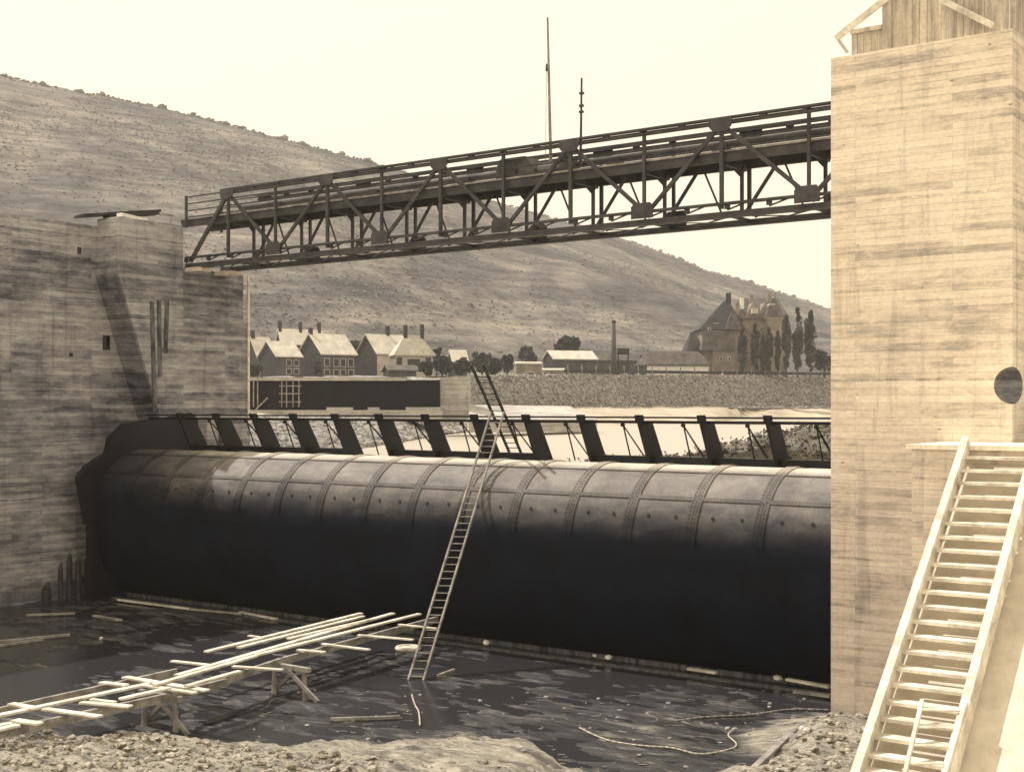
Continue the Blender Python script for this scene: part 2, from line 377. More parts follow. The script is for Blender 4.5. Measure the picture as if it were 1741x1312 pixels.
mb = MB(); nx, ny = 460, 300; X0, X1, Y0, Y1 = -47.5, 3.0, 8.0, 36.0
for j in range(ny+1):
    for i in range(nx+1):
        x = X0+(X1-X0)*i/nx; y = Y0+(Y1-Y0)*(j/ny)**.85; mb.v.append((x, y, bed_h(x, y)))
for j in range(ny):
    for i in range(nx):
        a = j*(nx+1)+i; mb.f.append((a, a+1, a+nx+2, a+nx+1))
tag(mb.build('river_bed', M['bed'], smooth=True), kind='structure')
tag(MB().box((-47.4, 12, -.5), (-8, 35.2, .012)).build('pool_water', M['pool']), kind='structure')
bounce_pale = noisy('pale_bounce_sand', (.50, .44, .34), (.68, .61, .48), .3)  # pale tone chosen to throw light back onto the right pier
# wide ground sheet under and behind everything
tag(MB().box((-900, -500, -3), (900, 1500, -1.2)).build('ground', M['bed']), kind='structure')
tag(MB().box((-900, -80, -1.1), (900, 8.0, -.02)).box((2.95, 8.002, -1.1), (60, 27.9, -.03)).build('bounce_ground', bounce_pale), kind='structure')  # out-of-view ground made pale as bounce fill for the right pier

# ---------------- upstream river, far bank, valley floor, hill
WZ = EYE-2.2
tag(MB().add([(-320, 36.3, WZ), (-8.4, 36.3, WZ), (420, 400, WZ), (-320, 400, WZ)], [(0, 1, 2, 3)]).build('river_water', M['river']), kind='structure')

def strip(name, rows, m, kind='structure', px0=-400, px1=2300, n=140, amp=.0, sc=.1, rnd=3):
    """ground strip across the view: rows = list of functions px -> (D, z)"""
    mb = MB()
    for r in rows:
        for i in range(n+1):
            px = px0+(px1-px0)*i/n; D, z = r(px); p = FW*D + RT*((px-870.5)/FPX*D)
            mb.v.append((p.x, p.y, z + amp*fbm(p.x, p.y, sc)))
    for j in range(len(rows)-1):
        for i in range(n):
            a = j*(n+1)+i; mb.f.append((a, a+1, a+n+2, a+n+1))
    return tag(mb.build(name, m, smooth=True), kind=kind)
def lerp_tab(tab, x):
    if x <= tab[0][0]: return tab[0][1]
    for (a, u), (b, v) in zip(tab, tab[1:]):
        if x <= b: return u+(v-u)*(x-a)/(b-a)
    return tab[-1][1]
# water's edge on the far side: image y -> distance
edge = [(-400, 95), (405, 75), (430, 60), (520, 63), (600, 70), (680, 84), (750, 106), (900, 142), (1000, 152), (1090, 162), (1215, 176), (1250, 250), (1411, 262), (2300, 340)]
def zr(z): return EYE+z
shore = noisy('pale_sand_shore', (.34, .29, .22), (.56, .49, .38), .25, (1, 1, 1), rough=.95)
# shore rises from the water to the toe of the bank
toe = lambda px: lerp_tab([(-400, 108), (430, 112), (750, 128), (900, 165), (1050, 200), (1215, 250), (1411, 290), (2300, 390)], px)
strip('sand_shore', [lambda px: (lerp_tab(edge, px)-6, WZ-.6), lambda px: (lerp_tab(edge, px), WZ+.02), lambda px: ((lerp_tab(edge, px)*.5+toe(px)*.5), zr(-.9)), lambda px: (toe(px)+1, zr(.2))], shore, amp=.25, sc=.08)
bank_rise = 5.8
top = lambda px: toe(px)+9
def topz(px): return EYE + (692-lerp_tab([(-400, 640), (700, 640), (960, 637), (1411, 640), (2300, 640)], px))/FPX*top(px)
strip('stone_bank', [lambda px: (toe(px), zr(.0)), lambda px: (toe(px)+4.5, (zr(.0)+topz(px))/2+.2), lambda px: (top(px), topz(px))], M['stone'], amp=.25, sc=.4)
strip('valley_floor', [lambda px: (top(px)-.05, topz(px)-.03), lambda px: (top(px)+12, topz(px)-.1), lambda px: (430, EYE+7.5), lambda px: (520, EYE+8)], M['hill'])

ridge = [(-900, 60), (-300, 85), (0, 128), (60, 142), (100, 149), (200, 168), (300, 190), (380, 210), (450, 229), (550, 255), (640, 279), (740, 309), (830, 341), (930, 369), (1040, 400), (1110, 424), (1160, 442), (1200, 460), (1260, 475), (1340, 502), (1411, 526), (1600, 565), (2000, 610), (2700, 640)]
rD = [(-900, 620), (0, 640), (640, 760), (1040, 880), (1411, 1050), (2700, 1250)]
def hill_pt(px, v):
    """v 0 = foot, 1 = ridge, >1 = beyond"""
    foot = lerp_tab([(-900, 330), (500, 330), (1411, 400), (2700, 560)], px); fz = EYE+7
    Dr = lerp_tab(rD, px); rz = EYE + (692-lerp_tab(ridge, px))/FPX*Dr
    if v <= 1:
        D = foot+(Dr-foot)*v; z = fz+(rz-fz)*(v**.92*.75+.25*math.sin(v*math.pi/2))
    else:
        D = Dr+(v-1)*400; z = rz-(v-1)*(v-1)*90-(v-1)*18
    p = FW*D+RT*((px-870.5)/FPX*D)
    a = math.sin(min(1, v)*math.pi)
    z += a*7*fbm(p.x, p.y, .006, 5)
    zt = 3.2                      # terrace steps
    z2 = math.floor(z/zt)*zt + zt*sst(.62, 1, (z/zt) % 1)
    k = .55*a*max(0, min(1, .5+1.6*fbm(p.x+90, p.y, .004)))
    z = z*(1-k)+z2*k
    return Vector((p.x, p.y, z + .5*fbm(p.x, p.y, .08)))
mb = MB(); NX, NV = 420, 170
for j in range(NV+1):
    v = j/NV*1.25
    for i in range(NX+1): mb.v.append(tuple(hill_pt(-900+3600*i/NX, v)))
for j in range(NV):
    for i in range(NX):
        a = j*(NX+1)+i; mb.f.append((a, a+1, a+NX+2, a+NX+1))
tag(mb.build('hill', M['hill'], smooth=True), kind='structure')
# scrub and vines over the hill
mb = MB(); rnd = random.Random(5)
k = 0
while k < 34000:
    px = rnd.uniform(-250, 1700); v = rnd.random()**.9
    p = hill_pt(px, v)
    dn = mnoise.fractal(Vector((p.x*.012, p.y*.012, 0)), 1, 2, 3)
    if rnd.random() > .5+1.0*dn: continue
    r = rnd.uniform(.2, .62)
    for q in range(1):
        rock(mb, p+Vector((rnd.uniform(-1, 1), rnd.uniform(-1, 1), r*.12)), r*rnd.uniform(.6, 1), .55, .3, rnd)
    k += 1
for i in range(520):              # trees fringing the ridge
    px = rnd.uniform(-100, 1600); p = hill_pt(px, rnd.uniform(.97, 1.01))
    r = rnd.uniform(.5, 1.3) if rnd.random() < .93 else rnd.uniform(1.5, 2.6)
    for q in range(3): rock(mb, p+Vector((rnd.uniform(-1, 1), rnd.uniform(-1, 1), r*.4)), r*rnd.uniform(.5, .8), .9, .35, rnd)
tag(mb.build('hillside_scrub', M['bush']), 'dark scrub and vines dotted over the long hillside', 'scrub', kind='stuff')

# stones on the bank face
mb = MB(); rnd = random.Random(8)
for i in range(7000):
    px = rnd.uniform(795, 1440); t = rnd.random(); D = toe(px)+9*t; z = zr(0)+(topz(px)-zr(0))*t+.15
    if rnd.random() < .12: D = toe(px)-rnd.uniform(0, 4); z = zr(-.05)
    p = FW*D+RT*((px-870.5)/FPX*D); rock(mb, (p.x, p.y, z-.1), rnd.uniform(.08, .34)*(D/150), .8, .35, rnd)
for i in range(3800):
    px = rnd.uniform(400, 790); e_ = lerp_tab(edge, px); T_ = toe(px); t = rnd.random()**1.6; D = e_-2+(T_-e_)*t*.75; p = FW*D+RT*((px-870.5)/FPX*D)
    m_ = (e_+T_)/2; z = WZ+(zr(-.9)-WZ)*max(0, min(1, (D-e_)/(m_-e_)))
    rock(mb, (p.x, p.y, z+.05), rnd.uniform(.08, .38), .8, .35, rnd)
tag(mb.build('bank_stones', M['stone']), 'tumbled grey stones covering the far bank face', 'stones', kind='stuff')

# near upstream bank on the right, behind the gate
def hump(x, y):
    return WZ - .35 + 1.55*sst(-25.2, -18.4, x+.8*fbm(x, y, .2))*sst(66, 55, y)*sst(37, 45, y) + .45*sst(48, 42, y)*sst(-34, -24, x) + .22*fbm(x, y, .8)
mb = MB(); n = 60
for j in range(n+1):
    for i in range(n+1):
        x = -40+33*i/n; y = 38.5+32*j/n; mb.v.append((x, y, hump(x, y)))
for j in range(n):
    for i in range(n):
        a = j*(n+1)+i; mb.f.append((a, a+1, a+n+2, a+n+1))
grassbank = noisy('scrubby_bank_soil', (.07, .065, .058), (.20, .18, .145), .7, rough=.95, bs=.8, bd=.08)
tag(mb.build('river_bank', grassbank, smooth=True), kind='structure')
mb = MB(); rnd = random.Random(12)
for i in range(6500):
    x = rnd.uniform(-34, -15); y = rnd.uniform(39, 66); z = hump(x, y)
    if z < WZ+.02: continue
    if rnd.random() < .25: rock(mb, (x, y, z+.03), rnd.uniform(.04, .2), .7, .35, rnd)
    else:
        for q in range(5): leaf(mb, (x+rnd.uniform(-.2, .2), y+rnd.uniform(-.2, .2), z+rnd.uniform(.02, .16)*(1 if i%9 else 2.2)), rnd.uniform(.03, .085), rnd)
tag(mb.build('bank_weeds', M['weeds']), 'weeds and stones on the low bank behind the gate', 'weeds', kind='stuff')
tag(MB().box((-7.6, 33.5, -1), (60, 140, 6.6)).build('right_bank_ground', grassbank), kind='structure')

# ---------------- left pier
Z = lambda z: EYE+z
lp = empty('weir_pier', (-50, 30, 0), 'grey board marked concrete pier filling the left side with an inclined gate slot', 'pier')
MB().box((-60, 12, -1), (-46.4, 37.6, Z(7.55))).build('rear_wall', M['concrete_old'], lp)
MB().prism([(34.2, Z(7.85)), (37.6, Z(7.85)), (37.6, Z(3.85)), (41.3, Z(3.85)), (41.3, -1), (39.35, -1), (34.2, Z(5.5))], 'x', -46.41, -45).build('slot_wall', M['concrete_old'], lp, bevel=.03)
MB().box((-60, 37.602, -1), (-46.42, 41.3, Z(6.05))).box((-46.42, 37.61, Z(3.852)), (-45.28, 41.28, Z(6.05))).build('bridge_seat', M['concrete_old'], lp)
MB().prism([(34.17, Z(5.5)), (34.10, Z(5.5)), (39.25, -1), (39.32, -1)], 'x', -46.39, -45.004).build('slot_shade_strip', M['slot'], lp)  # dark strip painting the overhang's shade onto the slot face
# shallow step in the rear wall and ghost of the toothed track
def yzX(px, py, X): p = atX(px, py, X); return (p.y, p.z)
q = [yzX(-200, 505, -46.4), yzX(28, 505, -46.4), yzX(72, 640, -46.4), yzX(99, 725, -46.4), yzX(128, 800, -46.4), yzX(128, 1080, -46.4), yzX(-200, 1120, -46.4)]
q[5] = (q[4][0], -1); q[6] = (q[0][0], -1)
MB().prism(q, 'x', -46.45, -46.33).build('wall_step', M['concrete_old'], lp)
g = MB()
for (a, b) in (((258, 512), (263, 700)), ((270, 510), (272, 640)), ((284, 512), (281, 600))):
    p, r_ = atX(*a, -44.99), atX(*b, -44.99); MB().bar(p, r_, .20, .06, (1, 0, 0)).build('guide_groove', M['groove'], lp)
MB().box((-45.02, 41.27, Z(-3)), (-44.94, 41.37, Z(6.0))).build('lit_edge_strip', M['wood_pale'], lp)  # pale strip painting sunlight along the pier's far corner
MB().box((-45.0, 38.3, Z(-3.4)), (-44.3, 38.95, Z(-.45))).box((-45.0, 39.6, Z(-3.4)), (-44.5, 41.0, Z(-.75))).build('nib', M['concrete_old'], lp, bevel=.03)
for y_ in (37.75, 39.55): MB().box((-45.75, y_, Z(5.86)), (-44.25, y_+.75, Z(6.03))).build('bearing_plinth', M['concrete_pale'], lp)
g = MB(); rnd = random.Random(3)
for (a, b, c, d) in ((0, 590, 130, 592), (175, 570, 187, 595), (181, 572, 185, 590), (132, 420, 138, 432), (118, 600, 124, 606)):
    p = atX(a, b, -46.38) if a else None
    if p is None: continue
    r_ = atX(c, d, -46.38); g = MB(); g.box((-46.5, min(p.y, r_.y), min(p.z, r_.z)), (-46.375, max(p.y, r_.y), max(p.z, r_.z))); g.build('putlog_hole', M['wood_dark'], lp)

# boards lying on the pier's top
bt = empty('board_stack', atX(215, 366, -45.9), 'dark boards laid askew on the top of the left pier', 'boards')
bt.location.z = Z(7.85)
b0 = bt.location
MB().bar(b0+Vector((-.5, -2.0, .02)), b0+Vector((.2, 1.4, .55)), .9, .10).build('board', M['wood_dark'], bt)
MB().bar(b0+Vector((-.2, -.9, .12)), b0+Vector((.45, 1.2, .42)), .7, .12).build('board', M['wood_dark'], bt)
MB().bar(b0+Vector((-.2, .2, .50)), b0+Vector((.1, 2.4, .50)), .10, .08).build('batten', M['wood_mid'], bt)
tag(MB().bar(b0+Vector((.5, -.75, .14)), b0+Vector((.5, .55, .05)), .35, .14).build('pale_slab', M['roof_white']), 'small white slab tucked under dark boards on the left pier', 'slab')

# ---------------- right pier
PY = 30.5
rp = empty('weir_pier', (-10.4, 37, 0), 'pale board marked concrete pier rising at the right with timber shuttering on top', 'pier')
pier = MB().box((-12.62, PY, -1), (-8.33, 46, Z(8.5))).build('pier_shaft', M['concrete_pale'], rp, bevel=.02)
cut = MB()
v_, f_ = ico(); 
import bmesh
bmc = bmesh.new(); bmesh.ops.create_uvsphere(bmc, u_segments=24, v_segments=14, radius=1.0)
cp = atY(1722, 664, PY)
bmesh.ops.scale(bmc, vec=(.42, .8, .42), verts=bmc.verts); bmesh.ops.translate(bmc, vec=cp-rp.location+Vector((0, .05, .12)), verts=bmc.verts)
mec = bpy.data.meshes.new('cut'); bmc.to_mesh(mec); bmc.free(); mec.materials.append(M['slot'])  # recess faces coloured dark for the shade inside
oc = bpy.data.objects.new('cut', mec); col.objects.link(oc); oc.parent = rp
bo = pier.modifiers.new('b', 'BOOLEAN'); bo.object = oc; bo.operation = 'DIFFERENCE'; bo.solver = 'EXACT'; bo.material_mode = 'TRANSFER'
pier.modifiers.move(1, 0)
dg = bpy.context.evaluated_depsgraph_get(); bpy.context.view_layer.update(); dg.update()
mnew = bpy.data.meshes.new_from_object(pier.evaluated_get(dg)); pier.modifiers.clear(); pier.data = mnew
bpy.data.objects.remove(oc)

# timber shuttering on top of the right pier
sh = empty('shuttering', (-10.4, PY+.5, Z(8.5)), 'weathered vertical plank shuttering with raking boards on top of the right pier', 'shuttering')
rnd = random.Random(4)
g = MB(); x = -12.15
while x < -8.35:
    w_ = rnd.uniform(.14, .2); hh = .62 if x < -11.15 else 1.6+rnd.uniform(-.05, .1)
    if x > -11.3: hh = 1.25
    g.box((x, PY+.14+rnd.uniform(0, .03), Z(8.5)), (x+w_-.012, PY+.18+rnd.uniform(0, .02), Z(8.5)+hh)); x += w_
g.build('plank_wall', M['wood_form'], sh)
g = MB(); y = PY+.25
while y < 36:
    w_ = rnd.uniform(.14, .2); g.box((-8.42, y, Z(8.5)), (-8.37, y+w_-.012, Z(10.4))); y += w_
g.build('side_plank_wall', M['wood_form'], sh)
MB().box((-11.35, PY+.05, Z(8.5)), (-11.15, PY+.135, Z(10.6))).build('post', M['wood_form'], sh)
MB().box((-10.75, PY+.20, Z(9.65)), (-8.5, PY+.27, Z(10.6))).build('upper_board', M['wood_dark'], sh)
MB().bar(atY(1421, 66, PY+.02), atY(1512, -6, PY+.02), .05, .16, (0, 0, 1)).build('raking_board', M['wood_pale'], sh)
MB().bar(atY(1424, 66, PY+.05), atY(1441, 90, PY+.05), .05, .07, (0, 0, 1)).build('strut', M['wood_pale'], sh)
MB().bar(atY(1600, 0, PY-.05), atY(1688, 44, PY-.05), .08, .14, (0, 0, 1)).build('raking_beam', M['wood_pale'], sh)
MB().box((-12.15, PY+.05, Z(9.02)), (-11.36, PY+.13, Z(9.12))).build('waling', M['wood_form'], sh)

# wing wall and ramp under the stair
ww = empty('wing_wall', (-4, 29, 0), 'low pale wing wall with a projecting coping in front of the right pier', 'wall')
MB().box((-9.75, 28.0, -1), (30, PY-.003, Z(-.90))).build('wall', M['concrete_pale'], ww)
MB().box((-9.85, 27.92, Z(-.898)), (30, PY-.004, Z(-.80))).build('coping', M['concrete_fresh'], ww)

STX0, STX1 = -8.62, -7.22                      # stair stringer centre lines at the top
S_top = atY(1642, 762, 27.9)
S_bot = atD(1462, 1312, 21.6)
def Spt(t, side): # t in 0..1.15
    p = S_top.lerp(S_bot, t); return p+Vector((1.42*side, 0, 0))
dS = (S_bot-S_top)
ramp_ = MB()
o_ = Vector((0, 0, -.34))
a_, b_ = Spt(0, 0)+o_, Spt(1.5, 0)+o_
ramp_.add([(a_.x-.02, 27.995, a_.z), (b_.x-.02, b_.y, b_.z), (b_.x-.02, b_.y, -1), (a_.x-.02, 27.995, -1),
           (a_.x+11, 27.995, a_.z+.0), (b_.x+11, b_.y, b_.z), (b_.x+11, b_.y, -1), (a_.x+11, 27.995, -1)],
          [(0, 1, 2, 3), (4, 7, 6, 5), (0, 4, 5, 1), (1, 5, 6, 2), (3, 2, 6, 7), (0, 3, 7, 4)])
rm = tag(ramp_.build('concrete_apron', M['plaster']), 'smooth pale sloping concrete apron under and beside the timber stair', 'apron')

st = empty('timber_stair', S_bot.copy(), 'long steep pale timber stair with flat treads climbing to the wing wall', 'stair')
st.location.z = 0
for s_ in (0, 1):
    MB().bar(Spt(-.015, s_)+Vector((0, 0, .02)), Spt(1.35, s_)+Vector((0, 0, .02)), .15, .40, (0, 0, 1)).build('stringer', M['wood_pale'], st, bevel=.01)
nT = 22; tt = 0
# tread heights: photo y of every tread's left end
ty = [775, 797, 818, 841, 862, 886, 909, 931, 955, 979, 1001, 1026, 1051, 1077, 1102, 1131, 1158, 1187, 1215, 1246, 1277, 1304]
while len(ty) < 27: ty.append(ty[-1]+(ty[-1]-ty[-2])*1.0+.6)
for yy in ty:
    lo_, hi_ = 0, 1.4
    for _ in range(30):
        t = (lo_+hi_)/2; p = Spt(t, 0)-E0
        if 692-FPX*p.z/p.dot(FW) < yy: lo_ = t
        else: hi_ = t
    p = Spt(t, 0)+Vector((.06, 0, -.03)); q = Spt(t, 1)+Vector((-.06, 0, -.03))
    MB().box((p.x, p.y-.16, p.z-.03), (q.x, p.y+.14, p.z+.03)).build('tread', M['wood_pale'], st)
g = MB()
for t in (.33, .72): 
    g.bar(Spt(t, 0)+Vector((-.12, 0, .1)), Spt(t, 0)+Vector((.16, 0, -.02)), .05, .05)
g.build('lashing', M['rope'], st)

# short ladder lying on the stair
sl = empty('short_ladder', atD(1590, 1300, 21.6), 'short pale ladder lying on the lower treads of the timber stair', 'ladder')
def on_stair(px, py, off=.26):
    # intersect the ray with the stair's plane, raised by off
    n_ = Vector((1, 0, 0)).cross(dS).normalized(); n_ = n_ if n_.z > 0 else -n_
    d = ray(px, py); p0 = S_top+n_*off; return E0+d*((p0-E0).dot(n_)/d.dot(n_))
a0, a1 = on_stair(1568, 1190), on_stair(1536, 1325); b0_, b1 = on_stair(1642, 1192), on_stair(1604, 1325)
MB().bar(a0, a1, .06, .08).build('rail', M['wood_pale'], sl)
MB().bar(b0_, b1, .06, .08).build('rail', M['wood_pale'], sl)
for t in (.12, .35, .58, .80, .97):
    MB().tube(a0.lerp(a1, t), b0_.lerp(b1, t), .022).build('rung', M['wood_pale'], sl)

# ---------------- roller gate
RY, RZ, RR = 35.4, Z(-4.15), 2.4
XL, XR = -45.0, -12.3
rg = empty('roller_gate', ((XL+XR)/2, RY, 0), 'huge horizontal riveted steel roller gate closing the bay between the piers', 'roller gate')
def prof(phi, r=RR): return (RY - r*math.cos(phi), RZ + r*math.sin(phi))
pts = [prof(R(a)) for a in range(180, -12, -4)]      # over the top to the front
pts += [(RY-RR+.02, RZ-.9), (33.15, Z(-5.7)), (33.45, Z(-6.6)), (34.1, Z(-7.35)), (34.75, Z(-7.72)), (35.4, Z(-7.7)), (37.2, Z(-6.2))]
n = len(pts); mb = MB(); segs = 66
for i in range(segs+1):
    x = XL+(XR-XL)*i/segs
    for (y, z) in pts: mb.v.append((x, y, z + .012*mnoise.noise(Vector((x*.8, y, z)))))
for i in range(segs):
    for j in range(n):
        mb.f.append((i*n+j, i*n+(j+1) % n, (i+1)*n+(j+1) % n, (i+1)*n+j))
mb.f += [tuple(range(n)), tuple(range(segs*n+n-1, segs*n-1, -1))]
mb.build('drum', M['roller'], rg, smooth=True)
band_dark = noisy('riveted_band', (.085, .08, .078), (.19, .17, .15), 2.5, rough=.6, bs=.3)
bands = [-15.79-2.086*k for k in range(15)]
for bx in bands:
    if bx < XL+.3: continue
    g = MB(); aa = [R(a) for a in range(130, 2, -4)]
    for dx, r_, w_ in ((-.16, RR+.022, .16), (.02, RR+.032, .16)):
        m_ = len(aa); k0 = len(g.v)
        for a in aa:
            y, z = prof(a, r_); y0, z0 = prof(a, RR-.01)
            g.v += [(bx+dx, y0, z0), (bx+dx, y, z), (bx+dx+w_, y, z), (bx+dx+w_, y0, z0)]
        for j in range(m_-1):
            for e in range(3): g.f.append((k0+4*j+e, k0+4*j+e+1, k0+4*j+5+e, k0+4*j+4+e))
    rv = g
    for a in range(96, 14, -3):
        for dx in (-.11, .08):
            y, z = prof(R(a+(1.5 if dx == -.03 else 0)), RR+(.03 if dx < .02 else .04))
            p = Vector((bx+dx, y, z)); nn = Vector((0, y-RY, z-RZ)).normalized()
            rv.tube(p, p+nn*.018, .019, .012, 5)
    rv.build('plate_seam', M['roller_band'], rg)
for ang, w_ in ((39, .13), (67, .05)):
    g = MB(); y, z = prof(R(ang), RR+.014); t_ = Vector((0, math.sin(R(ang)), math.cos(R(ang)))).normalized(); nn = Vector((0, y-RY, z-RZ)).normalized()
    g.frame(Vector(((XL+XR)/2, y, z)), Vector((1, 0, 0)), t_, nn, XR-XL-.1, w_, .03)
    for i in range(300):
        x = XL+.2+i*(XR-XL-.4)/300
        for s_ in (-.04, .04):
            p = Vector((x, y, z))+t_*s_*(w_/.14)+nn*.012; g.tube(p, p+nn*.015, .016, .01, 4)
    g.build('long_seam', M['roller_band'], rg)
g = MB()
for k in range(15):
    for dx in (.55, 1.45):
        x = bands[0]-2.086*k+2.086-dx
        if x > XR or x < XL+.5: continue
        y, z = prof(R(25), RR-.02); p = Vector((x, y, z)); nn = Vector((0, y-RY, z-RZ)).normalized(); g.tube(p, p+nn*.05, .055, .05, 8)
g.build('plug', M['steel_black'], rg)
# end shield
hoodpx = [(136, 812), (150, 792), (184, 770), (190, 744), (214, 720), (268, 712), (324, 701), (336, 712), (336, 800), (330, 960), (250, 1010), (155, 1022), (155, 893), (150, 890)]
q = [yzX(a, b, -44.9) for a, b in hoodpx]
MB().prism(q, 'x', -45.25, -44.88).build('end_shield', M['steel_black'], rg)
# sill timbers in front
sill = empty('sill', (-28, 34.4, 0), 'low concrete sill edge along the foot of the roller gate', 'sill')
MB().box((-47, 34.55, -.5), (-12.63, 35.6, .16)).box((-47, 33.7, -.5), (-12.63, 33.95, .05)).build('sill_kerb', M['groove'], sill)

# ---------------- crest frame along the top of the gate
cf = empty('crest_frame', (-28, 36.3, Z(-1.8)), 'row of black slanting plates with twin rails standing along the top of the roller gate', 'frame')
postX = [-14.40-2.165*k for k in range(14)]
zt, zb = Z(-.30), Z(-1.85)
for i, x in enumerate(postX):
    if x < -44.6: continue
    MB().prism([(35.30, zt-.17), (36.10, zt-.17), (36.95, zb), (36.0, zb)], 'x', x-.05, x+.05).build('slant_plate', M['steel_black'], cf)
    MB().prism([(35.25, zt-.171), (35.55, zt-.171), (35.48, zt+.06), (35.2, zt+.06)], 'x', x-.08, x+.08).build('plate_cap', M['steel_black'], cf)
for z_, y_, r_ in ((zt-.02, 35.55, .028), (zt-.165, 35.70, .045)):
    MB().bar((-44.9, y_, z_), (-12.7, y_, z_), .09, r_*2).build('rail', M['steel_black'], cf)
gaps = {(5, 4), (8, 7)}
for k in range(13):
    a, b = postX[k], postX[k+1]
    if b < -44.6: continue
    hgt = .30 if k != 4 and k != 8 else .05
    MB().box((b+.05, 36.1, zb), (a-.05, 36.5, zb+hgt)).build('base_beam', M['steel_black'], cf)
    x = (a+b)/2+.25; g = MB()
    g.bar((x, 35.75, zt-.2), (x, 36.3, zb+.1), .035, .035).bar((x, 35.75, zt-.25), (x+.25, 36.9, zb+.1), .03, .03).bar((x, 35.75, zt-.25), (x-.02, 37.3, zb+.1), .025, .025)
    g.tube((x, 35.70, zt-.26), (x, 35.80, zt-.26), .06, .06, 8)
    g.build('stay_rod', M['steel_black'], cf)

# ---------------- footbridge
fb = empty('footbridge', (-28, 39, Z(6.1)), 'long dark riveted steel truss footbridge crossing the bay between the piers', 'footbridge')
YN, YF = 38.0, 40.0
zB, zT, zD = Z(6.04), Z(9.27), Z(8.12)
tops = [-42.6+5.8*k for k in range(6)]; bots = [-39.75+5.83*k for k in range(6)]
XE, XR2 = -45.3, -9.5
S = M['steel']
for side, Yt in ((0, YN), (1, YF)):
    out_ = -1 if side == 0 else 1
    g = MB()   # top chord: two angles joined by battens
    g.box((tops[0]-.3, Yt-.09, zT-.07), (XR2, Yt+.09, zT)).box((tops[0]-.3, Yt-.06, zT-.24), (XR2, Yt+.06, zT-.16))
    x = tops[0]
    while x < XR2: g.box((x-.12, Yt-.05, zT-.17), (x+.12, Yt+.05, zT-.06)); x += 1.45
    g.build('top_chord', S, fb)
    g = MB()
    g.box((XE, Yt-.10, zB), (XR2, Yt+.14, zB+.07)).box((XE, Yt-.06, zB+.07), (XR2, Yt-.03, zB+.20)).box((XE, Yt-.10, zB+.42), (XR2, Yt+.10, zB+.50))
    x = XE; i = 0
    while x < XR2:
        g.bar((x, Yt, zB+.25), (x+.7, Yt, zB+.45), .03, .05); g.box((x-.09, Yt-.03, zB+.28), (x+.09, Yt+.03, zB+.44)); x += 1.45
    g.build('bottom_chord', S, fb)
    for t in tops:
        MB().prism([(t-.42, zT-.02), (t+.42, zT-.02), (t+.40, zT-.30), (t+.26, zT-.46), (t-.26, zT-.46), (t-.40, zT-.30)], 'y', Yt+out_*.10-.01, Yt+out_*.10+.01).build('gusset_plate', S, fb)
    for t in bots:
        MB().prism([(t-.42, zB+.22), (t+.42, zB+.22), (t+.42, zB+.62), (t+.3, zB+.74), (t-.3, zB+.74), (t-.42, zB+.62)], 'y', Yt+out_*.15-.01, Yt+out_*.15+.01).build('gusset_plate', S, fb)
    for k, t in enumerate(tops):
        MB().box((t-.06, Yt-.05, zB+.3), (t+.06, Yt+.05, zT-.2)).build('upright', S, fb)
        l = bots[k-1] if k else -45.0; r_ = bots[k]
        if side: continue
        MB().bar((l, Yt, zB+.3), (t-.1, Yt, zT-.3), .10, .17 if k == 0 else .12).build('diagonal', S, fb)
        MB().bar((t+.1, Yt, zT-.3), (r_, Yt, zB+.45), .10, .13).build('diagonal', S, fb)
    for t in bots:
        MB().box((t-.05, Yt-.05, zB+.3), (t+.05, Yt+.05, zT-.1)).build('upright', S, fb)
    for dz in (.0, .30, .60, .88):      # hand rails
        MB().bar((XE, Yt+.13*-out_, zT-.10-dz), (XR2, Yt+.13*-out_, zT-.10-dz), .04, .05).build('hand_rail', S, fb)
    MB().box((XE-.04, Yt-.05, zD-.3), (XE+.05, Yt+.05, zT-.06)).build('end_post', S, fb)
    MB().box((XE-.5, Yt+(.14 if side == 0 else -.26), zD-.24), (XR2, Yt+(.26 if side == 0 else -.14), zD+.05)).build('deck_girder', S, fb)
MB().box((XE-.7, YN+.08, zD+.055), (XR2, YF+.2, zD+.12)).build('deck', M['wood_mid'], fb)
# cross frames below the deck
x = -42.6
while x < XR2:
    g = MB()
    g.box((x-.05, YN+.28, zD-.34), (x+.05, YF-.28, zD-.02)).box((x-.05, YN, zB+.1), (x+.05, YF, zB+.2))
    g.bar((x+.1, YF-.55, zB+.3), (x+1.35, YF-.55, zD-.1), .06, .11).bar((x+1.45, YF-.55, zD-.1), (x+2.2, YF-.55, zB+.3), .05, .055)
    g.prism([(x-.38, zD-.2), (x+.12, zD-.2), (x+.05, zD-.45), (x+.05, zB+.3), (x-.05, zB+.3), (x-.05, zD-.55)], 'y', YF-.6, YF-.5)
    g.build('cross_frame', S, fb); x += 2.9
# bottom wind bracing
g = MB(); x = -45; s_ = 0
while x < XR2-2.9:
    g.bar((x, YN, zB+.04), (x+2.9, YF, zB+.04), .06, .03).bar((x, YF, zB+.06), (x+2.9, YN, zB+.06), .06, .03); x += 2.9
g.build('wind_bracing', S, fb)
# drive shaft and its bearing stands, mesh panel
MB().tube((-43, 39.0, Z(8.62)), (XR2, 39.0, Z(8.62)), .11, .11, 12).build('drive_shaft', M['steel_rust'], fb, smooth=True)
for x in (-40.6, -35.2, -30.6, -24.0, -19.9, -13.6):
    MB().prism([(x-.34, zD+.12), (x+.34, zD+.12), (x+.22, Z(8.62)), (x-.22, Z(8.62))], 'y', 38.85, 39.15).build('bearing_stand', S, fb)
g = MB(); x = -37.6
while x < -30.4:
    g.box((x-.018, YF-.02, zD+.12), (x+.018, YF+.02, Z(8.55))); x += .3
for z_ in (8.0, 8.18, 8.36, 8.54): g.box((-37.6, YF-.02, Z(z_)-.015), (-30.4, YF+.02, Z(z_)+.015))
g.build('mesh_panel', S, fb)

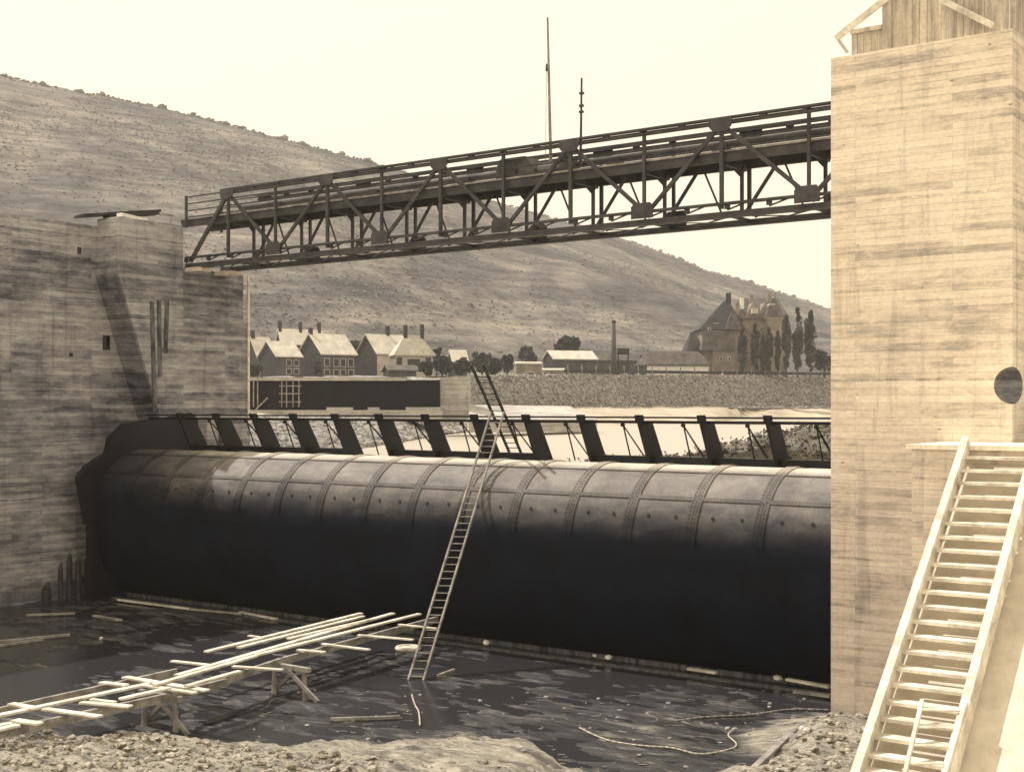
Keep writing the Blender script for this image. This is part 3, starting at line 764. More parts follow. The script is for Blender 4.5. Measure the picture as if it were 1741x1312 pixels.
wn = empty('winch', (-28.0, 38.75, zD+.12), 'grey gate winch with gear housing standing on the footbridge deck', 'winch')
MB().prism([(-28.7, zD+.125), (-27.0, zD+.125), (-27.0, Z(8.5)), (-27.4, Z(9.0)), (-28.5, Z(9.0)), (-28.7, Z(8.7))], 'y', 38.35, 39.2).build('gear_housing', M['steel_rust'], wn, bevel=.03)
MB().tube((-26.95, 38.8, Z(8.45)), (-25.9, 38.8, Z(8.45)), .32, .32, 16).build('rope_drum', M['steel_rust'], wn)
MB().tube((-28.1, 38.27, Z(8.55)), (-28.1, 38.34, Z(8.55)), .36, .36, 18).build('gear_wheel', S, wn)
MB().prism([(-25.95, zD+.125), (-25.6, zD+.125), (-25.6, Z(8.8)), (-25.95, Z(8.8))], 'y', 38.4, 39.2).build('side_frame', M['steel_rust'], wn)

m1 = empty('mast', atY(938, 262, 38.6), 'tall thin pole with a small pulley standing above the winch on the footbridge', 'pole')
a, b = atY(937, 262, 38.6), atY(931, 30, 38.6)
MB().tube(a-Vector((0, 0, .9)), b, .065, .035, 8).build('pole', M['wood_mid'], m1)
MB().tube(a.lerp(b, .62)+Vector((-.08, 0, -.05)), a.lerp(b, .62)+Vector((-.08, 0, .2)), .06, .05, 8).build('pulley_block', M['steel'], m1)
MB().bar(a.lerp(b, .62)+Vector((-.1, 0, 0)), a+Vector((-.25, 0, -.4)), .012, .012).build('halyard', M['wood_mid'], m1)
m2 = empty('mast', atY(987, 240, 38.7), 'shorter dark pole with clamps standing on the footbridge right of the winch', 'pole')
a, b = atY(987, 238, 38.7), atY(989, 133, 38.7)
MB().tube(a-Vector((0, 0, .9)), b, .05, .035, 8).build('pole', M['steel'], m2)
g = MB()
for t in (.45, .55, .75): g.box(a.lerp(b, t)-Vector((.07, .05, .03)), a.lerp(b, t)+Vector((.09, .05, .04)))
g.build('clamp', M['steel'], m2)

# ================================================================= LADDERS
def ladder(name, p0, p1, width, wdir, step, m, label, rw=.05, rd=.08, every=1):
    e = empty(name, p0.copy(), label, 'ladder'); w_ = wdir.normalized()*width/2
    for s_ in (-1, 1): MB().bar(p0+w_*s_, p1+w_*s_, rw, rd).build('rail', m, e)
    L = (p1-p0).length; d = (p1-p0).normalized(); s_ = .12
    while s_ < L-.1:
        p = p0+d*s_; MB().tube(p-w_, p+w_, .017, .017, 6).build('rung', m, e); s_ += step
    return e
l0, l1 = atZ(707, 1156, .0), atY(846, 700, 35.25)
ladder('long_ladder', l0, l1, .44, RT*.85+Vector((.3, 0, 0)), .26, M['wood_mid'], 'long narrow ladder leaning from the pool up to the gate crest')
k0, k1 = atY(878, 774, 37.1), None
rail_p = atY(846, 709, 35.5); k1 = k0 + (rail_p-k0)*2.32
# keep its image line: top seen at (811, 620)
k1 = atY(811, 619, 33.9)
ladder('dark_ladder', k0, k1, .40, RT, .27, M['wood_dark'], 'dark shorter ladder rising from behind the gate crest and crossing the long ladder', .06, .09)

# ================================================================= PLANK WALKWAY
wz = 1.05
wk = empty('plank_walkway', atZ(280, 1230, 0), 'rickety plank walkway on low trestles crossing the pool at the lower left', 'walkway')
def plank(mbm, a, b, w_=.2, th=.05, z=wz):
    p, q = atZ(*a, z), atZ(*b, z); return mbm.bar(p-Vector((0, 0, th/2)), q-Vector((0, 0, th/2)), w_, th)
for (a, b, w_, z) in [((-60, 1226), (254, 1160), .20, wz), ((-60, 1251), (30, 1230), .2, wz), ((-60, 1243), (45, 1222), .16, wz-.06)]:
    plank(MB(), a, b, w_, .05, z).build('plank', M['wood_pale'], wk)
for (a, b) in [((-60, 1252), (288, 1177)), ((282, 1178), (384, 1153)), ((380, 1150), (480, 1117)), ((476, 1118), (744, 1047)), ((-60, 1215), (300, 1136))]:
    plank(MB(), a, b, .10, .20, wz-.052).build('bearer', M['wood_mid'], wk)
for (a, b, w_) in [((18, 1194), (62, 1202), .2), ((76, 1203), (170, 1216), .2), ((138, 1192), (222, 1199), .2), ((155, 1187), (196, 1192), .14), ((172, 1158), (215, 1163), .2),
                   ((212, 1149), (351, 1172), .22), ((244, 1163), (332, 1176), .16), ((292, 1122), (357, 1129), .16), ((396, 1131), (480, 1137), .15), ((548, 1093), (628, 1103), .14), ((609, 1078), (702, 1086), .14), ((678, 1060), (742, 1067), .12), ((506, 1103), (552, 1107), .14), ((423, 1079), (450, 1083), .12), ((25, 1222), (68, 1228), .22)]:
    plank(MB(), a, b, w_, .04, wz+.042).build('cross_board', M['wood_pale'], wk)
def trestle(cx_px, cy_px, s=1.0):
    c = atZ(cx_px, cy_px, 0); e = wk
    along = (atZ(254, 1160, wz)-atZ(0, 1213, wz)).normalized(); ac = Vector((along.y, -along.x, 0))
    MB().bar(c-ac*.75+Vector((0, 0, wz-.22)), c+ac*.75+Vector((0, 0, wz-.22)), .14, .12).build('trestle_cap', M['wood_mid'], e)
    for s_ in (-1, 1):
        MB().tube(c+ac*.6*s_+Vector((0, 0, -.25)), c+ac*.55*s_+Vector((0, 0, wz-.25)), .075, .065, 8).build('trestle_leg', M['wood_mid'], e)
    MB().bar(c-ac*.95+along*.12+Vector((0, 0, -.1)), c+ac*.1+along*.12+Vector((0, 0, wz-.3)), .07, .10).build('trestle_brace', M['wood_mid'], e)
    MB().bar(c+ac*1.15-along*.08+Vector((0, 0, .05)), c+ac*.05-along*.08+Vector((0, 0, wz-.3)), .07, .10).build('trestle_brace', M['wood_mid'], e)
trestle(272, 1240); trestle(492, 1186)
# loose planks resting on the walkway
loose = [((300, 1146), (668, 1041), .18, 'plank on the walkway, the long one pointing to its far tip beside the last plank'),
         ((262, 1162), (434, 1113), .17, 'plank lying just in front of the long middle plank of the walkway'),
         ((434, 1112), (713, 1042), .17, 'longest outer plank ending nearest the long ladder'),
         ((350, 1106), (614, 1041), .17, 'rearmost pale plank of the loose stack on the walkway'),
         ((405, 1099), (618, 1046), .15, 'second pale plank from the rear of the loose stack on the walkway'),
         ((490, 1084), (636, 1050), .14, 'short plank lying between the long planks of the loose stack'),
         ((317, 1164), (407, 1139), .15, 'short pale plank on the near edge above the first trestle'),
         ((205, 1186), (288, 1167), .16, 'short pale plank lying beside the near trestle on the walkway')]
for a, b, w_, lab in loose:
    z = wz+.10+.004*loose.index((a, b, w_, lab))
    tag(plank(MB(), a, b, w_, .05, z).build('plank', M['wood_pale']), lab, 'plank', 'loose planks on the walkway')

# ================================================================= DEBRIS ON THE BED
deb = [((45, 1045), (128, 1042), .14, .1, 'light squared timber lying at the foot of the left pier beside the stakes', 'wood_mid'),
       ((200, 1019), (325, 1035), .10, .1, 'left length of the long pale pole lying before the gate end', 'wood_pale'),
       ((322, 1035), (412, 1043), .09, .1, 'right length of the long pale pole lying before the gate end', 'wood_mid'),
       ((160, 1046), (205, 1054), .16, .08, 'short broken board lying in the black pool near the gate end', 'wood_mid'),
       ((-30, 1093), (118, 1079), .22, .08, 'long weathered beam floating at the left edge of the pool', 'wood_mid'),
       ((-30, 1101), (72, 1087), .14, .06, 'thin pale board floating in front of the weathered beam at the left edge', 'wood_mid'),
       ((128, 1043), (206, 1017), .08, .08, 'thin dark pole slanting up to the gate end', 'wood_dark'),
       ((300, 1040), (432, 1062), .12, .07, 'dim grey plank sunk beside the pale poles before the gate', 'wood_dark'),
       ((408, 1040), (470, 1052), .16, .07, 'pale splintered board at the gate foot left of the walkway stack', 'wood_pale'),
       ((1350, 1175), (1412, 1183), .18, .1, 'pale squared timber against the right pier at the gate foot', 'wood_mid'),
       ((1338, 1154), (1410, 1167), .16, .22, 'pale board on the sill beside the right pier', 'wood_pale'),
       ((1170, 1136), (1218, 1143), .15, .2, 'pale splinter of board on the sill right of centre', 'wood_pale'),
       ((1280, 1312), (1352, 1262), .14, .1, 'dark pole lying on the bed beside the rubble heap', 'wood_mid'),
       ((562, 1222), (680, 1218), .07, .08, 'thin grey stick lying on wet mud behind the sand flat', 'wood_mid'),
       ((350, 1233), (400, 1215), .10, .05, 'short dark board half sunk below the far trestle', 'wood_dark'),
       ((744, 1148), (772, 1138), .08, .05, 'small stick in the pool right of the long ladder', 'wood_mid')]
for a, b, w_, z, lab, m_ in deb:
    p, q = atZ(*a, z), atZ(*b, z)
    for t in (p, q): t.z = max(t.z, (bed_h(t.x, t.y) if t.y < 36 else 0)+.03)
    tag(MB().bar(p, q, w_, .07).build('timber', M[m_]), lab, 'timber', 'timbers strewn on the river bed')
# white scraps
for (x, y, r_, lab) in [(172, 1083, .10, 'white scrap floating in the dark pool at left'), (1011, 1114, .09, 'pale round scrap on the sill at centre'), (1034, 1117, .16, 'pale block on the sill right of the round scrap'), (826, 1092, .18, 'pale block on the sill right of the long ladder'),
                      (1323, 1152, .14, 'pale block on the sill left of the right pier board'), (1366, 1268, .09, 'white stone on the edge of the rubble heap')]:
    z = .14 if 'sill' in lab else .03
    p = atZ(x, y, z+.05); 
    if 'sill' not in lab: p.z = max(.04, bed_h(p.x, p.y)+.03)
    g = MB(); rock(g, p, r_, .6, .2); tag(g.build('scrap', M['roof_white']), lab, 'scrap', 'pale scraps strewn below the gate')
# ropes
def rope(pxs, lab, r_=.018, z=.06, m_='rope'):
    pts = []
    for (x, y) in pxs: p = atZ(x, y, z); p.z = max(z, bed_h(p.x, p.y)+.03); pts.append(p)
    sm = []
    for i in range(len(pts)-1):
        p0 = pts[max(0, i-1)]; p1 = pts[i]; p2 = pts[i+1]; p3 = pts[min(len(pts)-1, i+2)]
        for k in range(5):
            t = k/5; sm.append(.5*((2*p1)+(p2-p0)*t+(2*p0-5*p1+4*p2-p3)*t*t+(3*p1-p0-3*p2+p3)*t**3))
    sm.append(pts[-1]); tag(MB().path(sm, r_, 6).build('rope', M[m_], smooth=True), lab, 'rope', 'ropes on the river bed')
rope([(985, 1238), (1030, 1258), (1085, 1268), (1142, 1274), (1190, 1281), (1240, 1276), (1252, 1270), (1238, 1252), (1250, 1240)], 'pale rope curling in a wide loop over the wet mud at lower right')
rope([(1150, 1228), (1200, 1218), (1262, 1215), (1300, 1212), (1345, 1205), (1410, 1206)], 'faint rope running across the mud toward the right pier', .02, .05, 'wood_mid')
rope([(700, 1180), (705, 1196), (712, 1210), (714, 1232)], 'short curled cord lying below the foot of the long ladder', .02)
# coil
g = MB(); c = atZ(694, 1079, .5); 
for k in range(28):
    a, b = 2*math.pi*k/28, 2*math.pi*(k+1)/28; g.tube(c+Vector((.36*math.cos(a), .36*math.sin(a), -.42)), c+Vector((.36*math.cos(b), .36*math.sin(b), -.42)), .07, .07, 6)
g.tube(c+Vector((0, 0, -.46)), c+Vector((0, 0, -.40)), .3, .3, 14)
tag(g.build('wicker_basket_rim', M['wood_pale'], smooth=False), 'round pale basket lid lying at the foot of the long ladder', 'basket')
# stakes at the left wall
for (x, y0, y1, w_, lab) in [(79, 990, 1046, .42, 'leftmost stout dark stake against the left pier'), (103, 955, 1046, .22, 'thin jagged dark stake second from the left against the pier'), (118, 940, 1044, .26, 'tallest jagged dark stake of the row against the pier'), (133, 946, 1042, .26, 'jagged dark stake second from the gate end'), (148, 943, 1040, .22, 'jagged dark stake right beside the gate end')]:
    p = atX(x, y1, -45.7); p.z = -.2; t = atX(x, y0, -45.7); g = MB()
    g.tube(p, (p.x, p.y, t.z-.25), w_*.5, w_*.42, 7).tube((p.x, p.y, t.z-.25), (p.x, p.y+w_*.2, t.z), w_*.42, w_*.10, 7)
    tag(g.build('stake', M['wood_dark']), lab, 'stake', 'dark stakes at the foot of the left pier')
# rubble near the camera
mb = MB(); rnd = random.Random(21)
cnt = 0
while cnt < 3400:
    px = rnd.uniform(-60, 1500); py = rnd.uniform(1225, 1345)
    p = atZ(px, py, .2)
    lim = lerp_tab([(-60, 1248), (60, 1262), (160, 1250), (330, 1272), (500, 1292), (640, 1318), (900, 1335), (1290, 1322), (1340, 1290), (1410, 1238), (1500, 1225)], px)
    if py < lim + rnd.gauss(0, 5): continue
    if 640 < px < 1290 and rnd.random() > .12: continue
    r_ = rnd.choice((.008, .01, .012, .015, .02, .03, .07))*rnd.uniform(.7, 1.6)
    rock(mb, (p.x, p.y, bed_h(p.x, p.y)+r_*.25), r_, .7, .35, rnd); cnt += 1
tag(mb.build('rubble', M['rubble']), 'pale broken rubble strewn over the near bank', 'rubble', kind='stuff')
mb = MB(); rnd = random.Random(22)
for i in range(220):
    px = rnd.uniform(400, 1400); py = rnd.uniform(1170, 1310); p = atZ(px, py, .05)
    r_ = rnd.uniform(.02, .07); 
    if rnd.random() < .5: rock(mb, (p.x, p.y, max(.01, bed_h(p.x, p.y))+r_*.2), r_, .5, .35, rnd)
    else:
        a = rnd.uniform(-.5, .9); L = rnd.uniform(.05, .3); z = max(.012, bed_h(p.x, p.y))+.02
        mb.bar((p.x, p.y, z), (p.x+L*math.cos(a), p.y+L*math.sin(a), z+.01), .018, .015)
tag(mb.build('mud_litter', M['stone']), 'twigs and pebbles littering the wet mud', 'litter', kind='stuff')

# ================================================================= FAR BANK BUILDINGS
lw = empty('lock_wall', atD(590, 705, 100), 'long low lock wall with black interior shade face and pale coping on the far bank', 'wall')
def slabD(mb, x0, y0, x1, y1, D, dep, D2=None):
    """upright slab: front face spans pixels x0..x1, y0..y1 at depth D"""
    D2 = D2 or D
    p = [atD(x0, y0, D), atD(x1, y0, D2), atD(x1, y1, D2), atD(x0, y1, D)]
    p[1].z = p[0].z; p[2].z = p[3].z
    return mb.add(p+[a+FW*dep for a in p], [(0, 1, 2, 3), (7, 6, 5, 4), (0, 4, 5, 1), (1, 5, 6, 2), (2, 6, 7, 3), (3, 7, 4, 0)])
slabD(MB(), 424, 646, 748, 697, 100, .5).build('interior_shade_face', M['steel_black'], lw)  # black slab standing in for the shade inside the lock
slabD(MB(), 415, 641, 690, 647, 99.7, 1.2).build('coping', M['concrete_far'], lw)
slabD(MB(), 415, 697.2, 752, 712, 99.4, 3).build('plinth', M['concrete_far'], lw)
for x0, x1 in ((555, 600), (625, 645), (690, 748)): slabD(MB(), x0, 692, x1, 698, 99.5, .3).build('block', M['concrete_far'], lw)
g = MB()
for x in (478, 486, 497, 507, 430, 437): slabD(g, x, 648, x+2, 692, 99.85, .1)
for y in (655, 668, 682): slabD(g, 474, y, 512, y+2, 99.8, .1)
g.build('scaffold_bars', M['wood_mid'], lw)
g = MB(); g.bar(atD(434, 697, 99.6), atD(455, 676, 99.6), .1, .1).bar(atD(438, 645, 99.5), atD(444, 632, 99.5), .12, .08); g.build('prop', M['wood_mid'], lw)
wg = empty('bank_wall', atD(775, 705, 101), 'pale concrete return wall between the black lock wall and the stone bank', 'wall')
slabD(MB(), 748.5, 643, 797, 712, 101, 4).build('wall', M['concrete_far'], wg)
p = [atD(797, 688, 104), atD(968, 690, 122), atD(1015, 713, 112), atD(797, 712, 96)]
MB().add(p+[a-Vector((0, 0, 1)) for a in p], [(0, 1, 2, 3), (4, 7, 6, 5), (0, 4, 5, 1), (1, 5, 6, 2), (2, 6, 7, 3), (3, 7, 4, 0)]).build('paved_slope', M['concrete_far'], wg)

# low track kerb with posts on top of the bank
tk = empty('track_fence', atD(1185, 637, 240), 'long low dark fence rail along the top of the stone bank', 'fence')
def bankp(px, dz=0, back=.8):
    D = top(px)+back; p = FW*D+RT*((px-870.5)/FPX*D); return Vector((p.x, p.y, topz(px)+dz))
g = MB(); xs = list(range(960, 1560, 20))
for a, b in zip(xs, xs[1:]): g.bar(bankp(a, .62), bankp(b, .62), .12, .55)
g.build('rail', M['steel_black'], tk)
for px in range(965, 1450, 24): MB().bar(bankp(px, 0, .6), bankp(px, 1.5, .6), .16, .16).build('fence_post', M['wood_mid'], tk)
for px in (1160, 1172, 1232, 1262, 1370): pass

def house(name, xl, xc, xr, eave, ridge_, base, D, label, cat, wall, gable, roof, ridge_along=True, al=36, win=None, hip=0, chim=None, group=None, over=.35):
    a = R(al); e1 = RT*math.cos(a)+FW*math.sin(a); e2 = -RT*math.sin(a)+FW*math.cos(a)
    pc = FW*D+RT*((xc-870.5)/FPX*D)
    def solve(e, px):          # length along e so that it projects on px
        t = (px-870.5)/FPX; return (t*pc.dot(FW)-pc.dot(RT))/(e.dot(RT)-t*e.dot(FW))
    L1 = solve(e1, xr); L2 = solve(e2, xl)
    z0 = EYE+(692-base)/FPX*D - 1.5; ze = EYE+(692-eave)/FPX*D; zr_ = EYE+(692-ridge_)/FPX*(D+L2*.4)
    h = empty(name, (pc.x, pc.y, z0), label, cat, group)
    P = lambda u, v, z: Vector((pc.x+e1.x*u+e2.x*v, pc.y+e1.y*u+e2.y*v, z))
    b = MB(); b.add([P(0, 0, z0), P(L1, 0, z0), P(L1, L2, z0), P(0, L2, z0), P(0, 0, ze), P(L1, 0, ze), P(L1, L2, ze), P(0, L2, ze)], [(3, 2, 1, 0), (0, 1, 5, 4), (1, 2, 6, 5), (2, 3, 7, 6)]); b.build('wall', wall, h)
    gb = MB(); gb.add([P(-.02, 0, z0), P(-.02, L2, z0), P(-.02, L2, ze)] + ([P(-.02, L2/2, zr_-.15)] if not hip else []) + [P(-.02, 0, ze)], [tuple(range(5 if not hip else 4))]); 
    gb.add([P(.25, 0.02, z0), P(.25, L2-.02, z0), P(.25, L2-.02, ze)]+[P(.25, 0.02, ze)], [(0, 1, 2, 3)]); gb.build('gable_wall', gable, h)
    o = over; th = Vector((0, 0, .22)); hp = hip*L1
    dz = (zr_-ze)*o/(L2/2)
    A = [P(-o, -o, ze-dz), P(L1+o, -o, ze-dz), P(L1+o*(1 if not hip else 0)-hp, L2/2, zr_), P(-o*(1 if not hip else 0)+hp, L2/2, zr_), P(L1+o, L2+o, ze-dz), P(-o, L2+o, ze-dz)]
    rf = MB(); F = [(0, 1, 2, 3), (3, 2, 4, 5)]
    if hip: F += [(0, 3, 5), (1, 4, 2)]
    rf.add(A+[q+th for q in A], F+[tuple(i+6 for i in reversed(f)) for f in F]+[(0, 6, 7, 1), (1, 7, 8, 2), (2, 8, 10, 4), (4, 10, 11, 5), (5, 11, 9, 3), (3, 9, 6, 0)] if not hip else F+[tuple(i+6 for i in reversed(f)) for f in F]+[(0, 6, 7, 1), (1, 7, 10, 4), (4, 10, 11, 5), (5, 11, 6, 0)])
    ro = rf.build('roof', roof, h)
    for (u, hh) in (chim or []):
        c = P(L1*u, L2/2, zr_); MB().frame(c+Vector((0, 0, hh/2-.3)), e1, e2, Vector((0, 0, 1)), .7, .7, hh+.6).build('chimney', M['slate'], h)
    for (u, v0, v1, wd) in (win or []):      # fractions of the wall height
        fr = MB(); zc = z0+(ze-z0)*(v0+v1)/2; hh = (ze-z0)*(v1-v0)
        fr.frame(P(L1*u, -.03, zc), e1, e2, Vector((0, 0, 1)), wd+.3, .08, hh+.3); f_ = fr.build('window', M['render_pale'], h)
        MB().frame(P(L1*u, -.085, zc), e1, e2, Vector((0, 0, 1)), wd, .05, hh).build('pane', M['glass'], f_)
    return h
W2 = [(u, v0, v1, .9) for u in (.2, .5, .8) for v0, v1 in ((.38, .55), (.68, .86))]
house('house', 416, 437, 466, 602, 574, 640, 262, 'leftmost pale roofed house beside the left pier corner', 'house', M['render_grey'], M['slate'], M['roof_pale'], chim=[(.1, 1.5)], win=W2[:4], group='houses on the far bank')
house('house', 440, 470, 512, 605, 581, 640, 255, 'pale roofed house with a dark gable second from the left pier', 'house', M['render_grey'], M['slate'], M['roof_pale'], win=W2[2:], group='houses on the far bank')
house('house', 470, 478, 550, 580, 560, 640, 300, 'house behind with the brightest ridge and two dark chimneys', 'house', M['render_grey'], M['slate'], M['roof_white'], chim=[(.02, 2), (.5, 1.8), (.95, 2)], group='houses on the far bank')
house('house', 507, 547, 605, 601, 568, 640, 262, 'house with black gable and arched white framed windows', 'house', M['render_grey'], M['slate'], M['roof_pale'], chim=[(.02, 1.2)], win=[(u, v0, v1, 1.0) for u in (.15, .42, .62, .85) for v0, v1 in ((.3, .47), (.6, .84))], group='houses on the far bank')
house('house', 575, 590, 640, 604, 580, 640, 300, 'dark roofed house half hidden between the two pale roofed ones', 'house', M['render_grey'], M['slate'], M['roof_dark'], group='houses on the far bank')
house('house', 606, 641, 700, 600, 569, 640, 268, 'villa with a dark side wall and pale window surrounds', 'house', M['render_pale'], M['slate'], M['roof_pale'], chim=[(.6, 2.0)], win=W2[2:], group='houses on the far bank')
house('house', 664, 672, 738, 599, 571, 640, 258, 'villa wing with hipped pale roof and tall chimneys', 'house', M['render_pale'], M['render_tan'], M['roof_pale'], hip=.3, al=20, chim=[(.32, 2.2), (.75, 2.4)], win=[(.1, .6, .85, 1.1), (.4, .58, .8, 1.4), (.55, .58, .8, 1.4), (.85, .6, .85, 1.1)], group='houses on the far bank')
house('outhouse', 652, 662, 708, 630, 622, 642, 225, 'low dark roofed outhouse in front of the villa', 'house', M['render_grey'], M['slate'], M['roof_dark'], al=15)
house('shed', 762, 770, 794, 612, 596, 640, 262, 'small shed with a glaring white roof between bushes and villa', 'shed', M['render_grey'], M['slate'], M['roof_white'], al=25)
house('pump_house', 874, 878, 921, 619, 617, 640, 200, 'small pale box building with two dark doorways on the bank top', 'hut', M['render_tan'], M['render_tan'], M['roof_pale'], al=10, win=[(.45, .35, .62, .5), (.6, .35, .62, .5)], over=.1)
house('factory_hall', 924, 942, 1014, 610, 597, 640, 270, 'factory hall with pale roof and dark left gable beside the chimney', 'factory', M['render_grey'], M['slate'], M['roof_pale'], al=18)
house('low_shed', 921, 925, 962, 630, 628, 640, 215, 'low flat grey shed right of the pale box building', 'shed', M['render_tan'], M['render_tan'], M['roof_pale'], al=8, over=.1)
house('factory_shed', 1010, 1018, 1088, 612, 603, 640, 290, 'low grey shed behind the factory chimney', 'factory', M['render_grey'], M['slate'], M['roof_dark'], al=12)
house('long_shed', 1082, 1100, 1206, 619, 598, 640, 272, 'long low shed with wide grey roof left of the mansion', 'shed', M['roof_white'], M['render_grey'], M['roof_dark'], al=14, hip=.08)
cs = empty('factory_chimney', atD(1043, 640, 266), 'tall slender factory chimney standing on the far bank', 'chimney')
a, b = atD(1043.5, 640, 266), atD(1043.5, 545, 266)
MB().tube(a, b, .62, .36, 14).build('shaft', M['render_grey'], cs, smooth=True)
MB().tube(b-Vector((0, 0, .5)), b, .42, .45, 14).build('rim', M['slate'], cs)
tkk = empty('water_tank', atD(1060, 625, 275), 'dark box tank on legs beside the factory chimney', 'tank')
slabD(MB(), 1050, 592, 1070, 602, 275, 2.4).build('tank', M['slate'], tkk)
for x in (1051, 1068): MB().bar(atD(x, 602, 275.3), atD(x, 640, 275.3), .2, .2).build('leg', M['slate'], tkk)

# mansion
def mansion():
    m = empty('mansion', atD(1255, 640, 290), 'large steep roofed mansion with tower and chimneys behind poplars', 'mansion')
    D = 290
    def blk(x0, x1, y0, y1, D_, dep, mt, nm='wall'): return slabD(MB(), x0, y0, x1, y1, D_, dep).build(nm, mt, m)
    blk(1193, 1262, 558, 645, D, 12, M['render_tan']); blk(1262.2, 1338, 540, 645, D+2, 14, M['render_tan'])
    blk(1174, 1192.8, 585, 645, D+1, 8, M['render_grey'])
    def roofp(pts, apex, mt, dep=12, D_=D, nm='roof'):
        # pyramid-like roof: eave quad (x0,x1,y) and ridge (xa,xb,ya)
        x0, x1, ye = pts; xa, xb, ya = apex
        f = [atD(x0, ye, D_-.6), atD(x1, ye, D_-.6)]; bk = [q+FW*(dep+1.2) for q in f]
        r_ = [atD(xa, ya, D_)+FW*dep*.45, atD(xb, ya, D_)+FW*dep*.45]
        g = MB(); g.add([f[0], f[1], bk[1], bk[0], r_[0], r_[1]], [(0, 1, 5, 4), (1, 2, 5), (2, 3, 4, 5), (3, 0, 4), (3, 2, 1, 0)]); return g.build(nm, mt, m)
    roofp((1188, 1268, 560), (1238, 1246, 508), M['slate'])
    rr_ = roofp((1258, 1342, 541), (1268, 1332, 503), M['roof_dark'], 14, D+2)
    for xg, wg_ in ((1280, 13), (1300, 10)):
        a_ = atD(xg-wg_, 541, D+1.4); b_ = atD(xg+wg_, 541, D+1.4); c_ = atD(xg, 514, D+1.4); MB().add([a_, b_, c_, a_+FW*5, b_+FW*5, c_+FW*5], [(0, 1, 2), (5, 4, 3), (0, 3, 4, 1), (1, 4, 5, 2), (2, 5, 3, 0)]).build('cross_gable', M['render_tan'], m)
    roofp((1167, 1200, 597), (1178, 1184, 563), M['slate'], 8, D+1)
    roofp((1192, 1250, 595), (1200, 1248, 561), M['roof_dark'], 3, D-2.2, 'porch_roof')
    blk(1212, 1250, 594, 645, D-2, 2, M['render_tan'], 'porch_wall')
    b = atD(1318, 541, D-1)
    blk(1305, 1330, 542, 645, D-1, 3.2, M['render_tan'], 'tower'); blk(1303, 1332, 539, 541.8, D-1.2, 3.6, M['render_pale'], 'tower_cornice')
    roofp((1302, 1333, 539), (1314, 1321, 507), M['roof_dark'], 3.4, D-1, 'tower_roof')
    roofp((1234, 1262, 560), (1247, 1249, 526), M['roof_dark'], 3, D-.8, 'tower_roof')
    for xx in (1241, 1318): MB().tube(atD(xx, 512, D+2), atD(xx, 497, D+2), .08, .02, 6).build('finial', M['slate'], m)
    for (x, y, h_, w_, mt) in ((1239, 498, 12, 8, M['slate']), (1262, 506, 13, 6, M['roof_white']), (1278, 500, 8, 6, M['render_tan']), (1308, 497, 9, 6, M['render_tan']), (1254, 514, 18, 5, M['render_tan'])):
        slabD(MB(), x-w_/2, y, x+w_/2, y+h_+6, D+3, .9).build('chimney', mt, m)
    for (x, y) in ((1313, 512), (1284, 520), (1218, 545), (1232, 548)):
        slabD(MB(), x-5, y+4, x+5, y+13, D-.2 if x > 1250 else D+.6, 2.5).build('dormer', M['render_pale'], m)
    for (x, y) in ((1206, 557), (1214, 562), (1241, 565), (1215, 582), (1232, 583), (1226, 606), (1240, 606)):
        f_ = slabD(MB(), x-2.4, y, x+2.4, y+8, D-2.3 if y > 590 else D-.9, .3).build('window', M['render_pale'], m)
        slabD(MB(), x-1.2, y+1.2, x+1.2, y+7, D-2.36 if y > 590 else D-.96, .2).build('pane', M['glass'], f_)
    for x in range(1272, 1336, 11):
        for y in (556, 575, 596):
            f_ = slabD(MB(), x-2, y, x+2, y+8, D+1.7, .3).build('window', M['render_pale'], m); slabD(MB(), x-1.1, y+1, x+1.1, y+7, D+1.64, .2).build('pane', M['glass'], f_)
mansion()

# ---------------- trees
def tree(name, px, ybase, ytop, wpx, D, label, cat='tree', group='trees on the far bank', mt='foliage', column=False, seed=0, n=900):
    rnd = random.Random(seed+int(px)); b = atD(px, ybase, D); t = atD(px, ytop, D); H = t.z-b.z; W = wpx/FPX*D/2
    e = empty(name, b, label, cat, group)
    g = MB(); g.tube(b-Vector((0, 0, 1)), b+Vector((0, 0, H*.8)), W*.10+.08, .04, 7)
    for k in range(7):
        z = H*rnd.uniform(.2, .7); a = rnd.uniform(0, 6.28); r_ = W*.6; g.tube(b+Vector((0, 0, z)), b+Vector((r_*math.cos(a), r_*math.sin(a), z+H*.15)), .07, .02, 5)
    g.build('trunk', M['bark'], e)
    cr = MB(); cl = []
    for k in range(18 if not column else 60):
        if column:
            z = H*rnd.uniform(.08, .97); f = math.sin(min(1, (z/H)*1.25+.1)*math.pi*.62)**.7 if z/H < .8 else 1.6*(1-z/H)+.15
            a = rnd.uniform(0, 6.28); q = W*.55*f; cl.append((Vector((q*math.cos(a), q*math.sin(a), z)), W*.5*max(.35, f)))
        else:
            a = rnd.uniform(0, 6.28); z = H*rnd.uniform(.3, .9); f = (1-((z/H-.5)/.55)**2)**.5 if abs(z/H-.5) < .55 else .3
            q = W*.75*f*rnd.random()**.5; cl.append((Vector((q*math.cos(a), q*math.sin(a), z)), W*rnd.uniform(.28, .45)))
    s = max(.2, W*.2)
    for k in range(n):
        c, r_ = rnd.choice(cl); d = Vector((rnd.gauss(0, 1), rnd.gauss(0, 1), rnd.gauss(0, 1.1))).normalized()*r_*rnd.uniform(.6, 1.05)
        if column: d.z *= 1.8
        leaf(cr, b+c+d, s*rnd.uniform(.7, 1.5), rnd)
    cr.build('crown', M[mt], e)
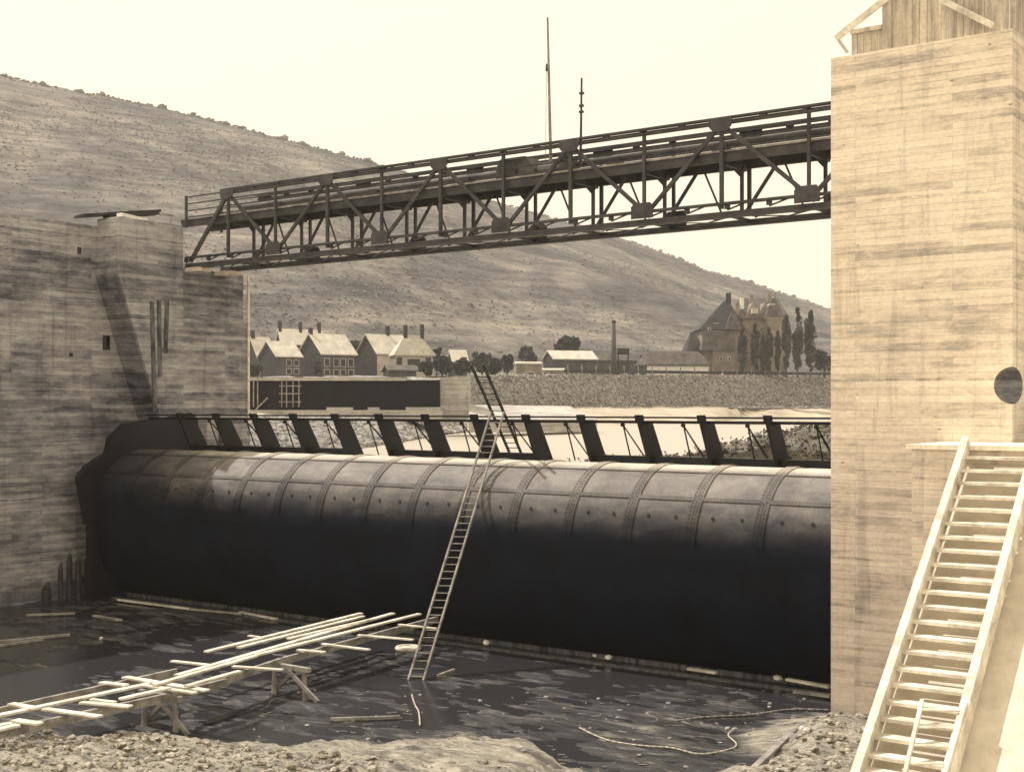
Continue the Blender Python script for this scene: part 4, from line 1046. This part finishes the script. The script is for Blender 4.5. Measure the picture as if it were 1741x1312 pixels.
for (x, yt, w_, lab) in [(1262, 562, 15, 'poplar nearest the mansion porch, leftmost of the poplar row'), (1284, 553, 15, 'poplar second from the left in the row before the mansion'), (1307, 560, 14, 'poplar in front of the mansion tower'), (1337, 534, 15, 'tall poplar at the right corner of the mansion'), (1356, 526, 18, 'tallest poplar just right of the mansion'), (1378, 530, 19, 'freestanding poplar at the right end of the row'), (1297, 575, 10, 'short thin poplar left of the mansion tower'), (1322, 565, 10, 'short thin poplar right of the mansion tower')]:
    tree('poplar', x, 634, yt-5, w_*1.12, 276, lab, 'poplar', 'poplars around the mansion', 'foliage_tan', True, 3, 2600)
for (x, yb, yt, w_, D, lab) in [(752, 642, 606, 34, 240, 'dark bush at the foot of the villa, left of the glaring shed'), (785, 642, 609, 34, 236, 'dark bush right under the glaring white shed roof'), (842, 640, 612, 32, 240, 'dark bush left of the pale box building'), (862, 642, 603, 26, 260, 'taller bush behind the pale box building'), (725, 643, 615, 30, 232, 'dark bush in front of the villa wing'), (966, 610, 578, 50, 300, 'round tree rising behind the factory roof'),
                         (602, 642, 572, 26, 285, 'tall tree between the two pale roofed houses'), (742, 640, 585, 24, 280, 'tree beside the villa wing'), (820, 640, 600, 36, 290, 'bush behind the top of the dark ladder'), (1135, 640, 604, 34, 300, 'tree behind the long shed'), (1402, 634, 598, 36, 290, 'spreading tree beside the right pier edge'), (435, 642, 618, 24, 225, 'bush beside the left pier corner'), (540, 645, 612, 14, 245, 'small bush before the black gable'), (1090, 636, 604, 24, 300, 'tree between the tank and the long shed'), (895, 625, 592, 40, 310, 'wide tree behind the pale box building')]:
    tree('tree', x, yb, yt, w_, D, lab, 'tree', seed=9, n=700)
# ---------------- hazy valley air
hz = MB().box((-1500, -90, -4.5), (1300, 1900, 330)).build('haze', M['rope'])
hm = bpy.data.materials.new('valley_haze'); hm.use_nodes = True; hn = hm.node_tree.nodes; hn.clear()
ho = hn.new('ShaderNodeOutputMaterial'); pv = hn.new('ShaderNodeVolumePrincipled'); pv.inputs['Color'].default_value = (.95, .93, .88, 1); pv.inputs['Density'].default_value = .0003
hm.node_tree.links.new(pv.outputs[0], ho.inputs['Volume']); hz.data.materials.clear(); hz.data.materials.append(hm)
tag(hz, 'thin warm haze filling the valley', 'haze', kind='stuff')
